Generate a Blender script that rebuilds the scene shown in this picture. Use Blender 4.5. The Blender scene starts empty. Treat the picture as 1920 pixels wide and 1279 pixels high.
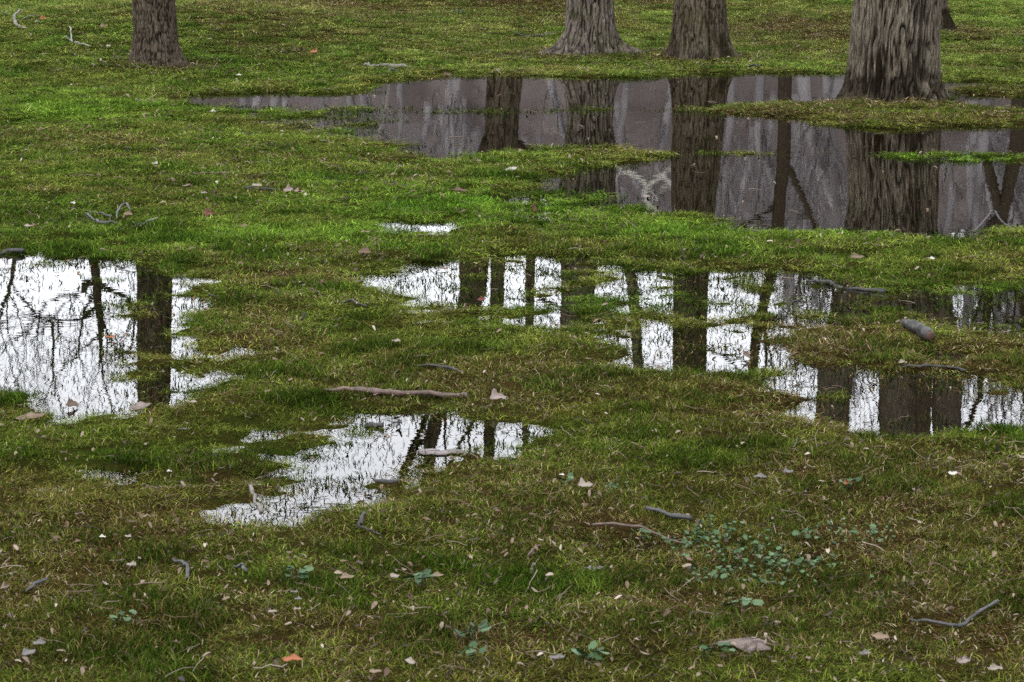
import bpy, math, random
import numpy as np

random.seed(7)
RNG = np.random.default_rng(7)
SC = bpy.context.scene
COL = SC.collection

# ------------------------------------------------------------------ camera
IW, IH = 1920.0, 1279.0
FPX = 4700.0                      # focal length in photo pixels
CAM_H = 1.6
PITCH = math.atan(840.0 / FPX)    # looking slightly down at the lawn
cam_d = bpy.data.cameras.new('camera')
cam_d.sensor_width = 36.0
cam_d.lens = FPX / IW * 36.0
cam_d.clip_start = 0.05
cam_d.clip_end = 2000.0
cam = bpy.data.objects.new('camera', cam_d)
COL.objects.link(cam)
cam.location = (0, 0, CAM_H)
cam.rotation_euler = (math.pi / 2 - PITCH, 0, 0)
SC.camera = cam
cam_d.dof.use_dof = True
cam_d.dof.focus_distance = 12.0
cam_d.dof.aperture_fstop = 25.0

# ------------------------------------------------------------------ world, sun, exposure
SUN_EL, SUN_AZ = math.radians(48), math.radians(205)   # azimuth from +Y clockwise
world = bpy.data.worlds.new('World')
SC.world = world
world.use_nodes = True
wn, wl = world.node_tree.nodes, world.node_tree.links
wn.clear()
sky = wn.new('ShaderNodeTexSky')
sky.sky_type = 'NISHITA'
sky.sun_disc = False
sky.sun_elevation = SUN_EL
sky.sun_rotation = SUN_AZ
sky.air_density = 1.0
sky.dust_density = 6.0
sky.ozone_density = 1.0
hs = wn.new('ShaderNodeHueSaturation')
hs.inputs['Saturation'].default_value = 0.10
hs.inputs['Value'].default_value = 1.0
mx = wn.new('ShaderNodeMixRGB')
mx.inputs['Fac'].default_value = 0.72                  # even overcast deck
mx.inputs['Color2'].default_value = (11.0, 11.3, 12.0, 1)
bg = wn.new('ShaderNodeBackground')
bg.inputs['Strength'].default_value = 0.15
wo = wn.new('ShaderNodeOutputWorld')
wl.new(sky.outputs[0], hs.inputs['Color'])
wl.new(hs.outputs[0], mx.inputs['Color1'])
wl.new(mx.outputs[0], bg.inputs['Color'])
wl.new(bg.outputs[0], wo.inputs['Surface'])

sun_d = bpy.data.lights.new('sun', 'SUN')
sun_d.energy = 1.0
sun_d.angle = math.radians(25)
sun_d.color = (1.0, 0.965, 0.91)
sun = bpy.data.objects.new('sun', sun_d)
COL.objects.link(sun)
sun.rotation_euler = (math.pi / 2 - SUN_EL, 0, math.pi - SUN_AZ)
sun.location = (0, 0, 30)

SC.view_settings.view_transform = 'Standard'
SC.view_settings.look = 'None'
SC.view_settings.exposure = 1.12
SC.view_settings.gamma = 1.0
SC.render.engine = 'CYCLES'
SC.cycles.use_denoising = False
SC.cycles.max_bounces = 6
SC.cycles.diffuse_bounces = 3
SC.cycles.transparent_max_bounces = 12
SC.cycles.caustics_reflective = False
SC.cycles.caustics_refractive = False

# ------------------------------------------------------------------ photo pixel <-> place
CP, SP = math.cos(PITCH), math.sin(PITCH)

def ray(px, py):
    cx = (np.asarray(px, float) - IW / 2) / FPX
    cy = (IH / 2 - np.asarray(py, float)) / FPX
    return cx, CP + cy * SP, -SP + cy * CP      # unit depth along the lens axis

def flat(px, py, z=0.0):
    dx, dy, dz = ray(px, py)
    t = (CAM_H - z) / -dz
    return t * dx, t * dy

def to_px(x, y, z=0.0):
    depth = y * CP - (z - CAM_H) * SP
    up = y * SP + (z - CAM_H) * CP
    return IW / 2 + FPX * x / depth, IH / 2 - FPX * up / depth

def mirrored(px, py, dist):
    """point at ground distance dist whose reflection in water (z=0) is seen at px,py"""
    dx, dy, dz = ray(px, py)
    t = dist / dy
    return float(t * dx), float(dist), float(-(CAM_H + t * dz)), float(t)

# ------------------------------------------------------------------ numpy noise
def _h(ix, iy, iz, seed):
    n = (ix.astype(np.int64) * 374761393 + iy.astype(np.int64) * 668265263
         + iz.astype(np.int64) * 2147483647 + seed * 974634777) & 0xFFFFFFFF
    n = ((n ^ (n >> 13)) * 1274126177) & 0xFFFFFFFF
    n = ((n ^ (n >> 16)) * 2246822519) & 0xFFFFFFFF
    return ((n ^ (n >> 15)) & 0xFFFFFF) / float(0xFFFFFF)

def noise3(x, y, z, seed=0):
    x, y, z = np.broadcast_arrays(np.asarray(x, float), np.asarray(y, float), np.asarray(z, float))
    xi, yi, zi = np.floor(x), np.floor(y), np.floor(z)
    fx, fy, fz = x - xi, y - yi, z - zi
    fx, fy, fz = (f * f * (3 - 2 * f) for f in (fx, fy, fz))
    r = 0
    for a in (0, 1):
        for b in (0, 1):
            for c in (0, 1):
                w = (fx if a else 1 - fx) * (fy if b else 1 - fy) * (fz if c else 1 - fz)
                r = r + w * _h(xi + a, yi + b, zi + c, seed)
    return r

def noise2(x, y, seed=0):
    x, y = np.broadcast_arrays(np.asarray(x, float), np.asarray(y, float))
    xi, yi = np.floor(x), np.floor(y)
    fx, fy = x - xi, y - yi
    fx, fy = (f * f * (3 - 2 * f) for f in (fx, fy))
    zi = np.zeros_like(xi)
    r = 0
    for a in (0, 1):
        for b in (0, 1):
            r = r + (fx if a else 1 - fx) * (fy if b else 1 - fy) * _h(xi + a, yi + b, zi, seed)
    return r

def fbm(x, y, scale, octv=3, seed=0):
    r, amp, tot = 0, 1.0, 0
    for o in range(octv):
        r = r + amp * (noise2(x * scale + 13.1 * o, y * scale + 7.7 * o, seed + o) - 0.5)
        tot += amp
        amp *= 0.5
        scale *= 2.03
    return r / tot * 2          # about -1..1

def sstep(a, b, v):
    t = np.clip((v - a) / (b - a), 0, 1)
    return t * t * (3 - 2 * t)

# ------------------------------------------------------------------ puddle outlines (photo pixels -> ground)
DEEP, SHOAL, TURF = -0.045, -0.006, 0.022
NEAR = -0.018
POOLS = [
 # name, kind, soft metres, outline
 ('far', DEEP, .30, [(250,190),(330,180),(500,175),(640,176),(700,161),(760,151),(840,146),(910,141),(960,139),(1030,146),(1100,148),(1180,148),(1250,144),(1330,141),(1450,136),(1560,138),(1600,143),(1780,150),(1850,156),(2150,158),(2250,300),(2200,428),(1920,430),(1800,436),(1650,442),(1480,434),(1420,424),(1340,408),(1260,399),(1180,387),(1110,374),(1060,364),(1035,346),(1075,331),(1110,316),(1180,311),(1238,308),(1240,296),(1200,282),(1140,273),(1060,276),(1010,286),(960,286),(900,291),(840,299),(770,287),(740,273),(690,263),(620,253),(560,241),(500,226),(430,212),(360,197)]),
 ('far', -0.013, .12, [(380,197),(700,199),(1000,203),(1250,200),(1345,209),(1250,213),(1000,213),(750,215),(600,223),(520,234),(430,216)]),
 ('far', -.010, .15, [(400,201),(640,203),(760,217),(700,262),(560,246),(430,222)]),
 ('far', TURF, .22, [(1320,207),(1400,197),(1500,194),(1560,189),(1620,180),(1760,184),(1800,197),(1850,203),(1930,209),(2200,212),(2250,236),(1920,238),(1800,239),(1700,243),(1600,241),(1560,232),(1480,222),(1400,218),(1340,214)]),
 ('far', TURF, .25, [(1785,166),(1850,163),(2150,163),(2150,181),(1900,182),(1800,178)]),
 ('far', 0.001, .12, [(1600,293),(1680,288),(1800,285),(1920,288),(2150,288),(2150,307),(1920,308),(1800,305),(1680,302)]),
 ('far', -0.002, .10, [(1230,286),(1400,284),(1560,288),(1400,291),(1240,291)]),
 ('far', SHOAL, .25, [(590,292),(700,300),(790,309),(760,317),(680,313),(610,302)]),
 ('far', SHOAL, .25, [(760,137),(900,133),(1020,141),(900,146),(800,148)]),
 ('far', SHOAL, .22, [(940,362),(1040,362),(1065,400),(1035,428),(995,412),(955,392)]),
 ('wet_strip', SHOAL, .30, [(1490,128),(1600,119),(1920,120),(2100,124),(1920,131),(1600,131)]),
 ('glint', DEEP*.6, .08, [(722,420),(780,414),(878,416),(890,430),(815,442),(750,438)]),
 ('left_edge', SHOAL-.004, .2, [(-90,230),(0,226),(45,225),(140,233),(60,243),(-90,244)]),
 ('left', -0.0045, .20, [(180,490),(260,517),(320,527),(400,534),(455,537),(425,549),(390,558),(352,577),(322,602),(335,627),(372,641),(425,660),(424,682),(375,692),(332,708),(300,722),(250,738),(190,757),(150,775),(100,770)]),
 ('left', NEAR - .004, .24, [(-220,470),(0,479),(60,478),(130,481),(200,496),(262,517),(322,530),(330,560),(312,602),(318,640),(312,680),(270,705),(220,728),(160,752),(90,774),(0,776),(-220,776)]),
 ('left', -.003, .10, [(235,662),(345,655),(430,668),(350,705),(250,742),(225,720)]),
 ('left', TURF, .09, [(-120,738),(30,733),(65,745),(72,757),(30,764),(-120,766)]),
 ('middle', -0.004, .22, [(705,525),(760,504),(850,494),(950,484),(1050,484),(1150,489),(1260,499),(1330,503),(1420,505),(1500,516),(1640,524),(1800,530),(2060,545),(2060,668),(1900,645),(1800,612),(1660,602),(1500,612),(1480,640),(1475,682),(1400,692),(1320,692),(1240,682),(1150,660),(1060,641),(960,626),(860,621),(800,606),(785,572),(735,546)]),
 ('middle', -0.014, .20, [(1440,520),(1640,535),(1920,560),(2060,575),(2060,650),(1900,630),(1780,595),(1640,590),(1500,600)]),
 ('middle', NEAR, .20, [(728,526),(775,507),(862,500),(872,545),(800,562),(780,548)]),
 ('middle', NEAR, .20, [(945,493),(1054,488),(1058,520),(1052,565),(1020,602),(955,600),(925,550)]),
 ('middle', -0.012, .20, [(860,500),(950,494),(940,560),(880,565)]),
 ('middle', -0.018, .18, [(1185,532),(1320,523),(1400,530),(1400,560),(1320,575),(1200,572)]),
 ('middle', NEAR, .20, [(1245,642),(1320,624),(1400,631),(1470,650),(1472,674),(1400,687),(1320,687),(1245,682)]),
 ('middle', -0.002, .14, [(1470,670),(1540,684),(1560,700),(1520,720),(1490,700)]),
 ('middle', .002, .16, [(1066,500),(1170,505),(1180,560),(1165,640),(1066,622)]),
 ('middle', -.002, .16, [(800,575),(930,572),(940,615),(860,618),(805,602)]),
 ('near_right', NEAR - .006, .22, [(1482,772),(1530,757),(1528,722),(1505,690),(1560,689),(1640,699),(1720,704),(1800,714),(1860,724),(1960,744),(2150,762),(2150,802),(1920,799),(1800,799),(1700,799),(1600,797),(1535,787)]),
 ('log_side', DEEP*.7, .10, [(1730,672),(1780,666),(1818,674),(1802,684),(1748,684)]),
 ('leaf_side', DEEP*.7, .07, [(1525,486),(1570,480),(1645,484),(1632,495),(1558,494)]),
 ('centre', -0.0045, .14, [(375,800),(450,788),(560,788),(650,768),(740,766),(830,773),(900,788),(960,788),(1010,778),(1068,772),(1025,802),(985,818),(945,843),(905,873),(865,893),(822,908),(762,908),(702,933),(642,958),(582,968),(532,988),(468,993),(398,967),(355,940),(378,918),(460,918),(518,898),(538,872),(438,862),(366,836)]),
 ('centre', NEAR, .12, [(590,842),(690,812),(760,795),(880,799),(935,812),(905,842),(852,863),(760,880),(690,888),(615,884)]),
 ('centre', NEAR, .12, [(490,962),(510,936),(600,908),(668,905),(645,938),(562,963)]),
 ('corner', .002, .14, [(65,910),(150,884),(290,879),(335,910),(250,932),(138,937)]),
]
POLY = []
for nm, lev, soft, pts in POOLS:
    xs, ys = flat([p[0] for p in pts], [p[1] for p in pts])
    POLY.append((nm, lev, soft, np.asarray(xs), np.asarray(ys)))

def poly_sd(x, y, px, py):
    """signed distance, negative inside"""
    d2 = np.full(x.shape, 1e9)
    inside = np.zeros(x.shape, bool)
    n = len(px)
    for i in range(n):
        ax, ay, bx, by = px[i], py[i], px[(i + 1) % n], py[(i + 1) % n]
        ex, ey = bx - ax, by - ay
        wx, wy = x - ax, y - ay
        t = np.clip((wx * ex + wy * ey) / (ex * ex + ey * ey + 1e-12), 0, 1)
        qx, qy = wx - t * ex, wy - t * ey
        d2 = np.minimum(d2, qx * qx + qy * qy)
        c = ((ay <= y) & (by > y)) | ((by <= y) & (ay > y))
        with np.errstate(divide='ignore', invalid='ignore'):
            xi = ax + (y - ay) / (by - ay if by != ay else 1e-12) * ex
        inside ^= c & (x < xi)
    d = np.sqrt(d2)
    return np.where(inside, -d, d)

MOUNDS = []     # x, y, radius, height: filled once the trees are placed

def ground(x, y):
    x = np.asarray(x, float); y = np.asarray(y, float)
    shp = np.broadcast(x, y).shape
    x = np.broadcast_to(x, shp).ravel(); y = np.broadcast_to(y, shp).ravel()
    # lawn a few centimetres above the water, rising behind the pools, then a wooded slope
    z = 0.017 + 0.013 * fbm(x, y, 0.55, 2, 3) + 0.012 * sstep(8, 4, y)
    y0 = 20.6 + 4.2 * sstep(-4.5, 3.0, x)
    d = np.maximum(y - y0, 0)
    z = z + 0.040 * d * d / (d + 1.6) * (1 - 0.35 * sstep(40, 70, y))
    z = z + 0.22 * np.exp(-((x + 3.6) / 1.8) ** 2 - ((y - 26.5) / 2.6) ** 2)
    z = z + 0.12 * np.exp(-((x + 6.5) / 1.9) ** 2 - ((y - 25.0) / 2.2) ** 2)
    z = z + (8.6 + 1.6 * sstep(0, 9, x)) * sstep(52, 104, y) + 0.5 * fbm(x, y, 0.08, 2, 31) * sstep(50, 70, y)
    for nm, lev, soft, px, py in POLY:
        if lev > -.005 or py.mean() > 14 or nm in ('glint', 'leaf_side', 'log_side'):
            continue
        m = (x > px.min() - .8) & (x < px.max() + .8) & (y > py.min() - .8) & (y < py.max() + .8)
        if m.any():
            sd = poly_sd(x[m], y[m], px, py) + .22 * fbm(x[m], y[m], 2.3, 3, 37)
            w = .9 * sstep(.26, -.04, sd)
            z[m] = z[m] * (1 - w) + (-.0020) * w
    for nm, lev, soft, px, py in POLY:
        m = (x > px.min() - 1) & (x < px.max() + 1) & (y > py.min() - 1) & (y < py.max() + 1)
        if not m.any():
            continue
        soft = soft * (1.9 if lev < -.004 and py.mean() < 14 else 1.2)
        wob = soft * 0.9 * fbm(x[m], y[m], 4.6, 4, 17)
        sd = poly_sd(x[m], y[m], px, py) + wob
        w = sstep(soft, -soft, sd)
        lv = lev + (.010 * fbm(x[m], y[m], 1.4, 3, 23) if abs(lev) < .015 else 0)
        z[m] = z[m] * (1 - w) + lv * w
    near = (y > 3) & (y < 34) & (np.abs(x) < 14)
    xn, yn = x[near], y[near]
    z[near] += 0.0105 * fbm(xn, yn, 4.5, 3, 5) + 0.006 * fbm(xn, yn, 15, 2, 9)
    zz_ = z[near]
    z[near] += 0.020 * fbm(xn, yn, 9.5, 3, 29) * sstep(-.036, -.016, zz_) * sstep(.012, .002, zz_)
    for mx_, my_, mr, mh in MOUNDS:
        z = z + mh * np.exp(-((x - mx_) ** 2 + (y - my_) ** 2) / mr ** 2)
    return z.reshape(shp)

def cast(px, py, water=True):
    """where the line of sight of a photo pixel meets the lawn (or the water)"""
    dx, dy, dz = ray(px, py)
    t = np.linspace(3.5, 60, 1400)
    g = ground(t * dx, t * dy)
    if water:
        g = np.maximum(g, 0.0)
    f = CAM_H + t * dz - g
    i = int(np.argmax(f < 0))
    if f[i] >= 0:
        i = len(t) - 1
    a = f[i - 1] / (f[i - 1] - f[i]) if i else 0
    tt = t[i - 1] + a * (t[i] - t[i - 1])
    return float(tt * dx), float(tt * dy), float(CAM_H + tt * dz), float(tt)

# ------------------------------------------------------------------ material helpers
def srgb(r, g, b):
    f = lambda c: c / 12.92 if c <= 0.04045 else ((c + 0.055) / 1.055) ** 2.4
    return (f(r / 255), f(g / 255), f(b / 255), 1)

class NT:
    def __init__(self, name):
        self.m = bpy.data.materials.new(name)
        self.m.use_nodes = True
        self.t = self.m.node_tree
        self.t.nodes.clear()
        self.out = self.t.nodes.new('ShaderNodeOutputMaterial')
    def n(self, kind, **kw):
        nd = self.t.nodes.new(kind)
        for k, v in kw.items():
            if k in nd.inputs.keys():
                nd.inputs[k].default_value = v
            else:
                setattr(nd, k, v)
        return nd
    def l(self, a, b):
        self.t.links.new(a, b)
    def attr(self, name, kind='GEOMETRY'):
        return self.n('ShaderNodeAttribute', attribute_name=name, attribute_type=kind)
    def mix(self, fac, a, b, mode='MIX'):
        nd = self.n('ShaderNodeMixRGB', blend_type=mode)
        for s, v in (('Fac', fac), ('Color1', a), ('Color2', b)):
            if hasattr(v, 'is_linked') or hasattr(v, 'links'):
                self.l(v, nd.inputs[s])
            else:
                nd.inputs[s].default_value = v
        return nd.outputs[0]
    def math(self, op, a, b=0.0):
        nd = self.n('ShaderNodeMath', operation=op)
        for i, v in enumerate((a, b)):
            if hasattr(v, 'links'):
                self.l(v, nd.inputs[i])
            else:
                nd.inputs[i].default_value = v
        return nd.outputs[0]
    def noise(self, scale, detail=3, vec=None, rough=0.55):
        nd = self.n('ShaderNodeTexNoise', Scale=scale, Detail=detail, Roughness=rough)
        if vec is not None:
            self.l(vec, nd.inputs['Vector'])
        return nd
    def ramp(self, fac, stops):
        nd = self.n('ShaderNodeValToRGB')
        e = nd.color_ramp.elements
        while len(e) < len(stops):
            e.new(0.5)
        for i, (p, c) in enumerate(stops):
            e[i].position = p
            e[i].color = c if len(c) == 4 else (*c, 1)
        self.l(fac, nd.inputs[0])
        return nd.outputs[0]
    def bsdf(self, color, rough=0.8, spec=0.3, normal=None):
        b = self.n('ShaderNodeBsdfPrincipled', Roughness=rough)
        b.inputs['Specular IOR Level'].default_value = spec
        if hasattr(color, 'links'):
            self.l(color, b.inputs['Base Color'])
        else:
            b.inputs['Base Color'].default_value = color
        if normal is not None:
            self.l(normal, b.inputs['Normal'])
        return b
    def finish(self, shader):
        self.l(shader.outputs[0] if hasattr(shader, 'outputs') else shader, self.out.inputs['Surface'])
        return self.m

def bark_material(name, ridge, fissure, moss=(0.030, 0.034, 0.010), mossy=0.0, stain=(0.0055, 0.0040, 0.0022)):
    k = NT(name)
    tone = k.attr('tone').outputs['Fac']
    st = k.attr('stain').outputs['Fac']
    tc = k.n('ShaderNodeTexCoord')
    mp = k.n('ShaderNodeMapping')
    mp.inputs['Scale'].default_value = (1, 1, 0.22)
    k.l(tc.outputs['Object'], mp.inputs['Vector'])
    n1 = k.noise(75, 5, mp.outputs[0], .7)
    n2 = k.noise(5, 3, tc.outputs['Object'])
    c = k.mix(k.math('MULTIPLY', tone, 1.0), (*fissure, 1), (*ridge, 1))
    c = k.mix(0.8, c, k.ramp(n1.outputs[0], [(.3, (.25, .24, .23)), (.5, (.9, .9, .9)), (.7, (2.0, 2.0, 2.0))]), 'MULTIPLY')
    hue = k.mix(n2.outputs[0], (0.88, 0.84, 0.80, 1), (1.12, 1.12, 1.0, 1))
    c = k.mix(0.7, c, hue, 'MULTIPLY')
    if mossy:
        mf = k.ramp(n2.outputs[0], [(0.45, (0, 0, 0)), (0.62, (mossy,) * 3)])
        c = k.mix(mf, c, (*moss, 1))
    c = k.mix(st, c, (*stain, 1))
    bmp = k.n('ShaderNodeBump', Strength=1.0, Distance=0.012)
    k.l(n1.outputs[0], bmp.inputs['Height'])
    df = k.n('ShaderNodeBsdfDiffuse'); k.l(c, df.inputs['Color']); k.l(bmp.outputs[0], df.inputs['Normal'])
    return k.finish(df)

# ------------------------------------------------------------------ mesh helpers
def mesh(name, verts, faces, mat=None, smooth=True, attrs=None, colors=None):
    me = bpy.data.meshes.new(name)
    verts = np.asarray(verts, np.float32)
    if isinstance(faces, np.ndarray):
        k = faces.shape[1]
        me.vertices.add(len(verts)); me.vertices.foreach_set('co', verts.ravel())
        me.loops.add(faces.size); me.loops.foreach_set('vertex_index', faces.astype(np.int32).ravel())
        me.polygons.add(len(faces))
        me.polygons.foreach_set('loop_start', np.arange(0, faces.size, k, dtype=np.int32))
        me.update(calc_edges=True)
    else:
        me.from_pydata([tuple(map(float, v)) for v in verts], [], faces)
        me.update()
    if smooth and len(me.polygons):
        me.polygons.foreach_set('use_smooth', np.ones(len(me.polygons), bool))
    for an, av in (attrs or {}).items():
        a = me.attributes.new(an, 'FLOAT', 'POINT')
        a.data.foreach_set('value', np.asarray(av, np.float32).ravel())
    for an, av in (colors or {}).items():
        a = me.attributes.new(an, 'FLOAT_COLOR', 'POINT')
        c = np.ones((len(verts), 4), np.float32); c[:, :3] = av
        a.data.foreach_set('color', c.ravel())
    if mat:
        me.materials.append(mat)
    return me

def obj(name, me, parent=None, loc=None, rot=None):
    o = bpy.data.objects.new(name, me)
    COL.objects.link(o)
    if parent:
        o.parent = parent
    if loc is not None:
        o.location = loc
    if rot is not None:
        o.rotation_euler = rot
    return o

def tag(o, label=None, cat=None, group=None, kind=None):
    if label: o['label'] = label
    if cat: o['category'] = cat
    if group: o['group'] = group
    if kind: o['kind'] = kind
    return o

def empty(name, loc):
    o = bpy.data.objects.new(name, None)
    o.empty_display_size = 0.1
    COL.objects.link(o)
    o.location = loc
    return o

def grid_faces(nr, nc, wrap=False):
    r = np.arange(nr - 1)[:, None]
    c = np.arange(nc if wrap else nc - 1)[None, :]
    c2 = (c + 1) % nc
    a = r * nc + c; b = r * nc + c2; d = (r + 1) * nc + c; e = (r + 1) * nc + c2
    return np.stack([a, b, e, d], -1).reshape(-1, 4)

class Tubes:
    """tapered round branches collected into one mesh"""
    def __init__(self):
        self.v, self.f, self.t, self.n = [], [], [], 0
    def add(self, pts, rad, sides=6, seed=0, rough=0.0, cap=True):
        pts = np.asarray(pts, float); rad = np.asarray(rad, float)
        tan = np.gradient(pts, axis=0)
        tan /= np.linalg.norm(tan, axis=1)[:, None] + 1e-9
        ref = np.array([0, 0, 1.0]) if abs(tan[:, 2]).mean() < 0.7 else np.array([1.0, 0, 0])
        u = np.cross(tan, ref); u /= np.linalg.norm(u, axis=1)[:, None] + 1e-9
        w = np.cross(tan, u)
        a = np.linspace(0, 2 * math.pi, sides, endpoint=False)
        rr = rad[:, None] * np.ones(sides)[None]
        if rough:
            ii = np.arange(len(pts))[:, None]
            nz = noise3(np.cos(a)[None] * 1.3 + seed, np.sin(a)[None] * 1.3, ii * 0.7, seed) - 0.5
            rr = rr * (1 + rough * 2 * nz)
        P = pts[:, None] + rr[..., None] * (np.cos(a)[None, :, None] * u[:, None] + np.sin(a)[None, :, None] * w[:, None])
        self.v.append(P.reshape(-1, 3))
        self.f.append(grid_faces(len(pts), sides, True) + self.n)
        self.t.append(np.full(len(pts) * sides, 0.75))
        self.n += len(pts) * sides
        if cap:
            for row, rev in ((0, True), (len(pts) - 1, False)):
                cidx = self.n
                self.v.append(pts[row][None]); self.t.append([0.5]); self.n += 1
                base = self.n - 1 - len(pts) * sides - (0 if row == 0 else 1)
                ring = base + row * sides + np.arange(sides)
                nxt = base + row * sides + (np.arange(sides) + 1) % sides
                self.f.append(np.stack([np.full(sides, cidx), nxt if rev else ring, ring if rev else nxt, np.full(sides, cidx)], -1))
    def build(self, name, mat):
        v = np.concatenate(self.v); f = np.concatenate(self.f)
        tri = f[:, 0] == f[:, 3]
        faces = [tuple(q) for q in f[~tri].tolist()] + [tuple(q[:3]) for q in f[tri].tolist()]
        me = mesh(name, v, faces, mat, True, {'tone': np.concatenate(self.t), 'stain': np.zeros(len(v))})
        return me

def smooth_path(pts, n):
    """Catmull-Rom through rows of (x,y,z,r)"""
    P = np.asarray(pts, float)
    if len(P) == 2:
        return P[0] + (P[1] - P[0]) * np.linspace(0, 1, n)[:, None]
    Q = np.vstack([2 * P[0] - P[1], P, 2 * P[-1] - P[-2]])
    s = np.linspace(0, len(P) - 1 - 1e-6, n)
    i = s.astype(int); f = (s - i)[:, None]
    p0, p1, p2, p3 = Q[i], Q[i + 1], Q[i + 2], Q[i + 3]
    return 0.5 * (2 * p1 + (p2 - p0) * f + (2 * p0 - 5 * p1 + 4 * p2 - p3) * f ** 2 + (3 * p1 - p0 - 3 * p2 + p3) * f ** 3)

def grow(tb, p, d, r, L, depth, rng, droop=0.0, sides=5, keep=1.0):
    """recursive bare branch"""
    n = 6
    pts = [np.array(p, float)]; dirn = np.array(d, float); dirn /= np.linalg.norm(dirn)
    dirs = [dirn.copy()]
    for i in range(n):
        dirn = dirn + rng.normal(0, 0.16, 3) + np.array([0, 0, 0.07 - droop])
        dirn /= np.linalg.norm(dirn)
        pts.append(pts[-1] + dirn * L / n); dirs.append(dirn.copy())
    tb.add(pts, np.linspace(r, r * 0.45, n + 1), max(3, sides), 0, 0, cap=False)
    if depth <= 0:
        return
    kids = 3 if depth > 1 else 4
    for j in range(kids):
        if rng.random() > keep:
            continue
        i = int(rng.integers(2, n + 1))
        side = rng.normal(0, 1, 3); side[2] = abs(side[2]) * 0.5
        nd = dirs[i] * 0.75 + side / (np.linalg.norm(side) + 1e-6) * 0.75
        grow(tb, pts[i], nd, r * rng.uniform(0.38, 0.55), L * rng.uniform(0.5, 0.75), depth - 1, rng, droop, sides - 1, keep)
    grow(tb, pts[-1], dirs[-1], r * 0.45, L * 0.7, depth - 1, rng, droop, sides - 1, keep)

# ------------------------------------------------------------------ where the trees stand
def stand(px, py, back):
    x, y, z, t = cast(px, py)
    k = (y + back) / y
    return x * k, y + back, z, t * k
OAK = stand(294, 131, 0.24)
ROOTY = stand(1106, 114, 0.30)
TWIN = stand(1311, 121, 0.34)
BIG = stand(1674, 193, 0.42)
EDGE = stand(1748, 67, 0.16)
FORKED = stand(950, 6, 0.22)
for b, r, h in ((OAK, .7, .03), (ROOTY, .8, .05), (TWIN, .8, .04), (EDGE, .8, .06), (FORKED, 1.0, .08)):
    MOUNDS.append((b[0], b[1], r, h))

# ------------------------------------------------------------------ lawn colours (what grows where)
DRY = [  # px, py, rx, ry, amount
 (480,95,170,32.2,0.525),(640,55,150,34.5,0.525),(1000,45,170,20.7,0.675),(1180,40,80,13.8,0.525),(1500,75,220,23,0.6),(1850,85,150,20.7,0.375),
 (1500,208,230,14,0.55),(1720,228,260,12,0.6),(1900,222,120,12,0.55),(1900,172,140,9,0.45),(1130,290,130,14,0.35),
 (480,600,120,60,0.5),(420,660,80,40,0.25),(560,520,100,25,0.3),(1560,650,140,40,0.6),(1860,670,130,60,0.45),(1780,700,120,20,0.4),
 (1020,720,320,60,0.35),(1450,770,270,70,0.4),(1720,930,330,120,0.28),(1150,1010,160,50,0.35),(1700,1010,200,50,0.3),
 (700,1210,600,90,0.15),(300,600,90,40,0.15),(200,265,250,22,0.25),(380,300,250,20,0.2),(150,370,120,20,0.15),(1750,520,250,30,0.2),
 (330,1010,200,25,0.2),(1250,1150,180,60,0.25),(1850,1230,150,60,0.25)]
LUSH = [(860,385,300,60,.8),(600,440,320,45,.6),(150,205,260,40,.6),(420,130,300,25,.4),(1300,445,330,20,.7),(1230,25,160,12,.7),(1420,20,130,14,.6),
 (1850,35,120,25,.5),(1640,28,160,12,.5),(1780,300,200,10,.9),(60,750,60,15,.8),(200,850,250,40,.35),(700,340,220,40,.4),(560,1110,260,40,.3)]
DARK = [(1575,1115,75,22,1),(965,1110,40,18,.8),(170,420,200,40,.35),(620,500,260,20,.35),(1000,960,60,20,.6),(1900,970,60,15,.5),(1340,1120,90,25,.4),(130,480,150,12,.4)]
def blobs(lst, u, v):
    r = np.zeros_like(u)
    for a, b, rx, ry, k in lst:
        r = np.maximum(r, k * np.exp(-(((u - a) / rx) ** 2 + ((v - b) / ry) ** 2)))
    return r
def lawn(x, y):
    """dryness, lushness, dark clumps at a place"""
    u, v = to_px(x, np.maximum(y, 2.0))
    ns = fbm(x, y, 1.1, 3, 41)
    nf = fbm(x, y, 5.0, 3, 43)
    wob_u = u + 60 * fbm(x, y, 2.2, 2, 45); wob_v = v + 14 * fbm(x, y, 2.2, 2, 47)
    dry = 0.12 + 0.11 * sstep(650, 1000, v) + 0.08 * sstep(150, 60, v) + blobs(DRY, wob_u, wob_v) * 0.95 + 0.28 * ns + 0.26 * nf
    lush = blobs(LUSH, wob_u, wob_v) * 0.8 - 0.2 * ns + 0.25 * fbm(x, y, 2.6, 2, 53)
    dark = blobs(DARK, wob_u, wob_v) + 1.25 * np.clip(fbm(x, y, 5.5, 3, 57) + .05, 0, 1)
    dry = dry - 0.4 * np.clip(lush, 0, 1) - 0.2 * dark
    for bb, rr in ((BIG, .75), (TWIN, .6), (ROOTY, .6), (OAK, .5), (EDGE, .4), (FORKED, .5)):
        dry = dry + .55 * np.exp(-(((x - bb[0]) / rr) ** 2 + ((y - bb[1]) / rr) ** 2) ** 2)
    return np.clip(dry, 0.02, 0.9), np.clip(lush, 0, 1), np.clip(dark, 0, 1)

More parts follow.
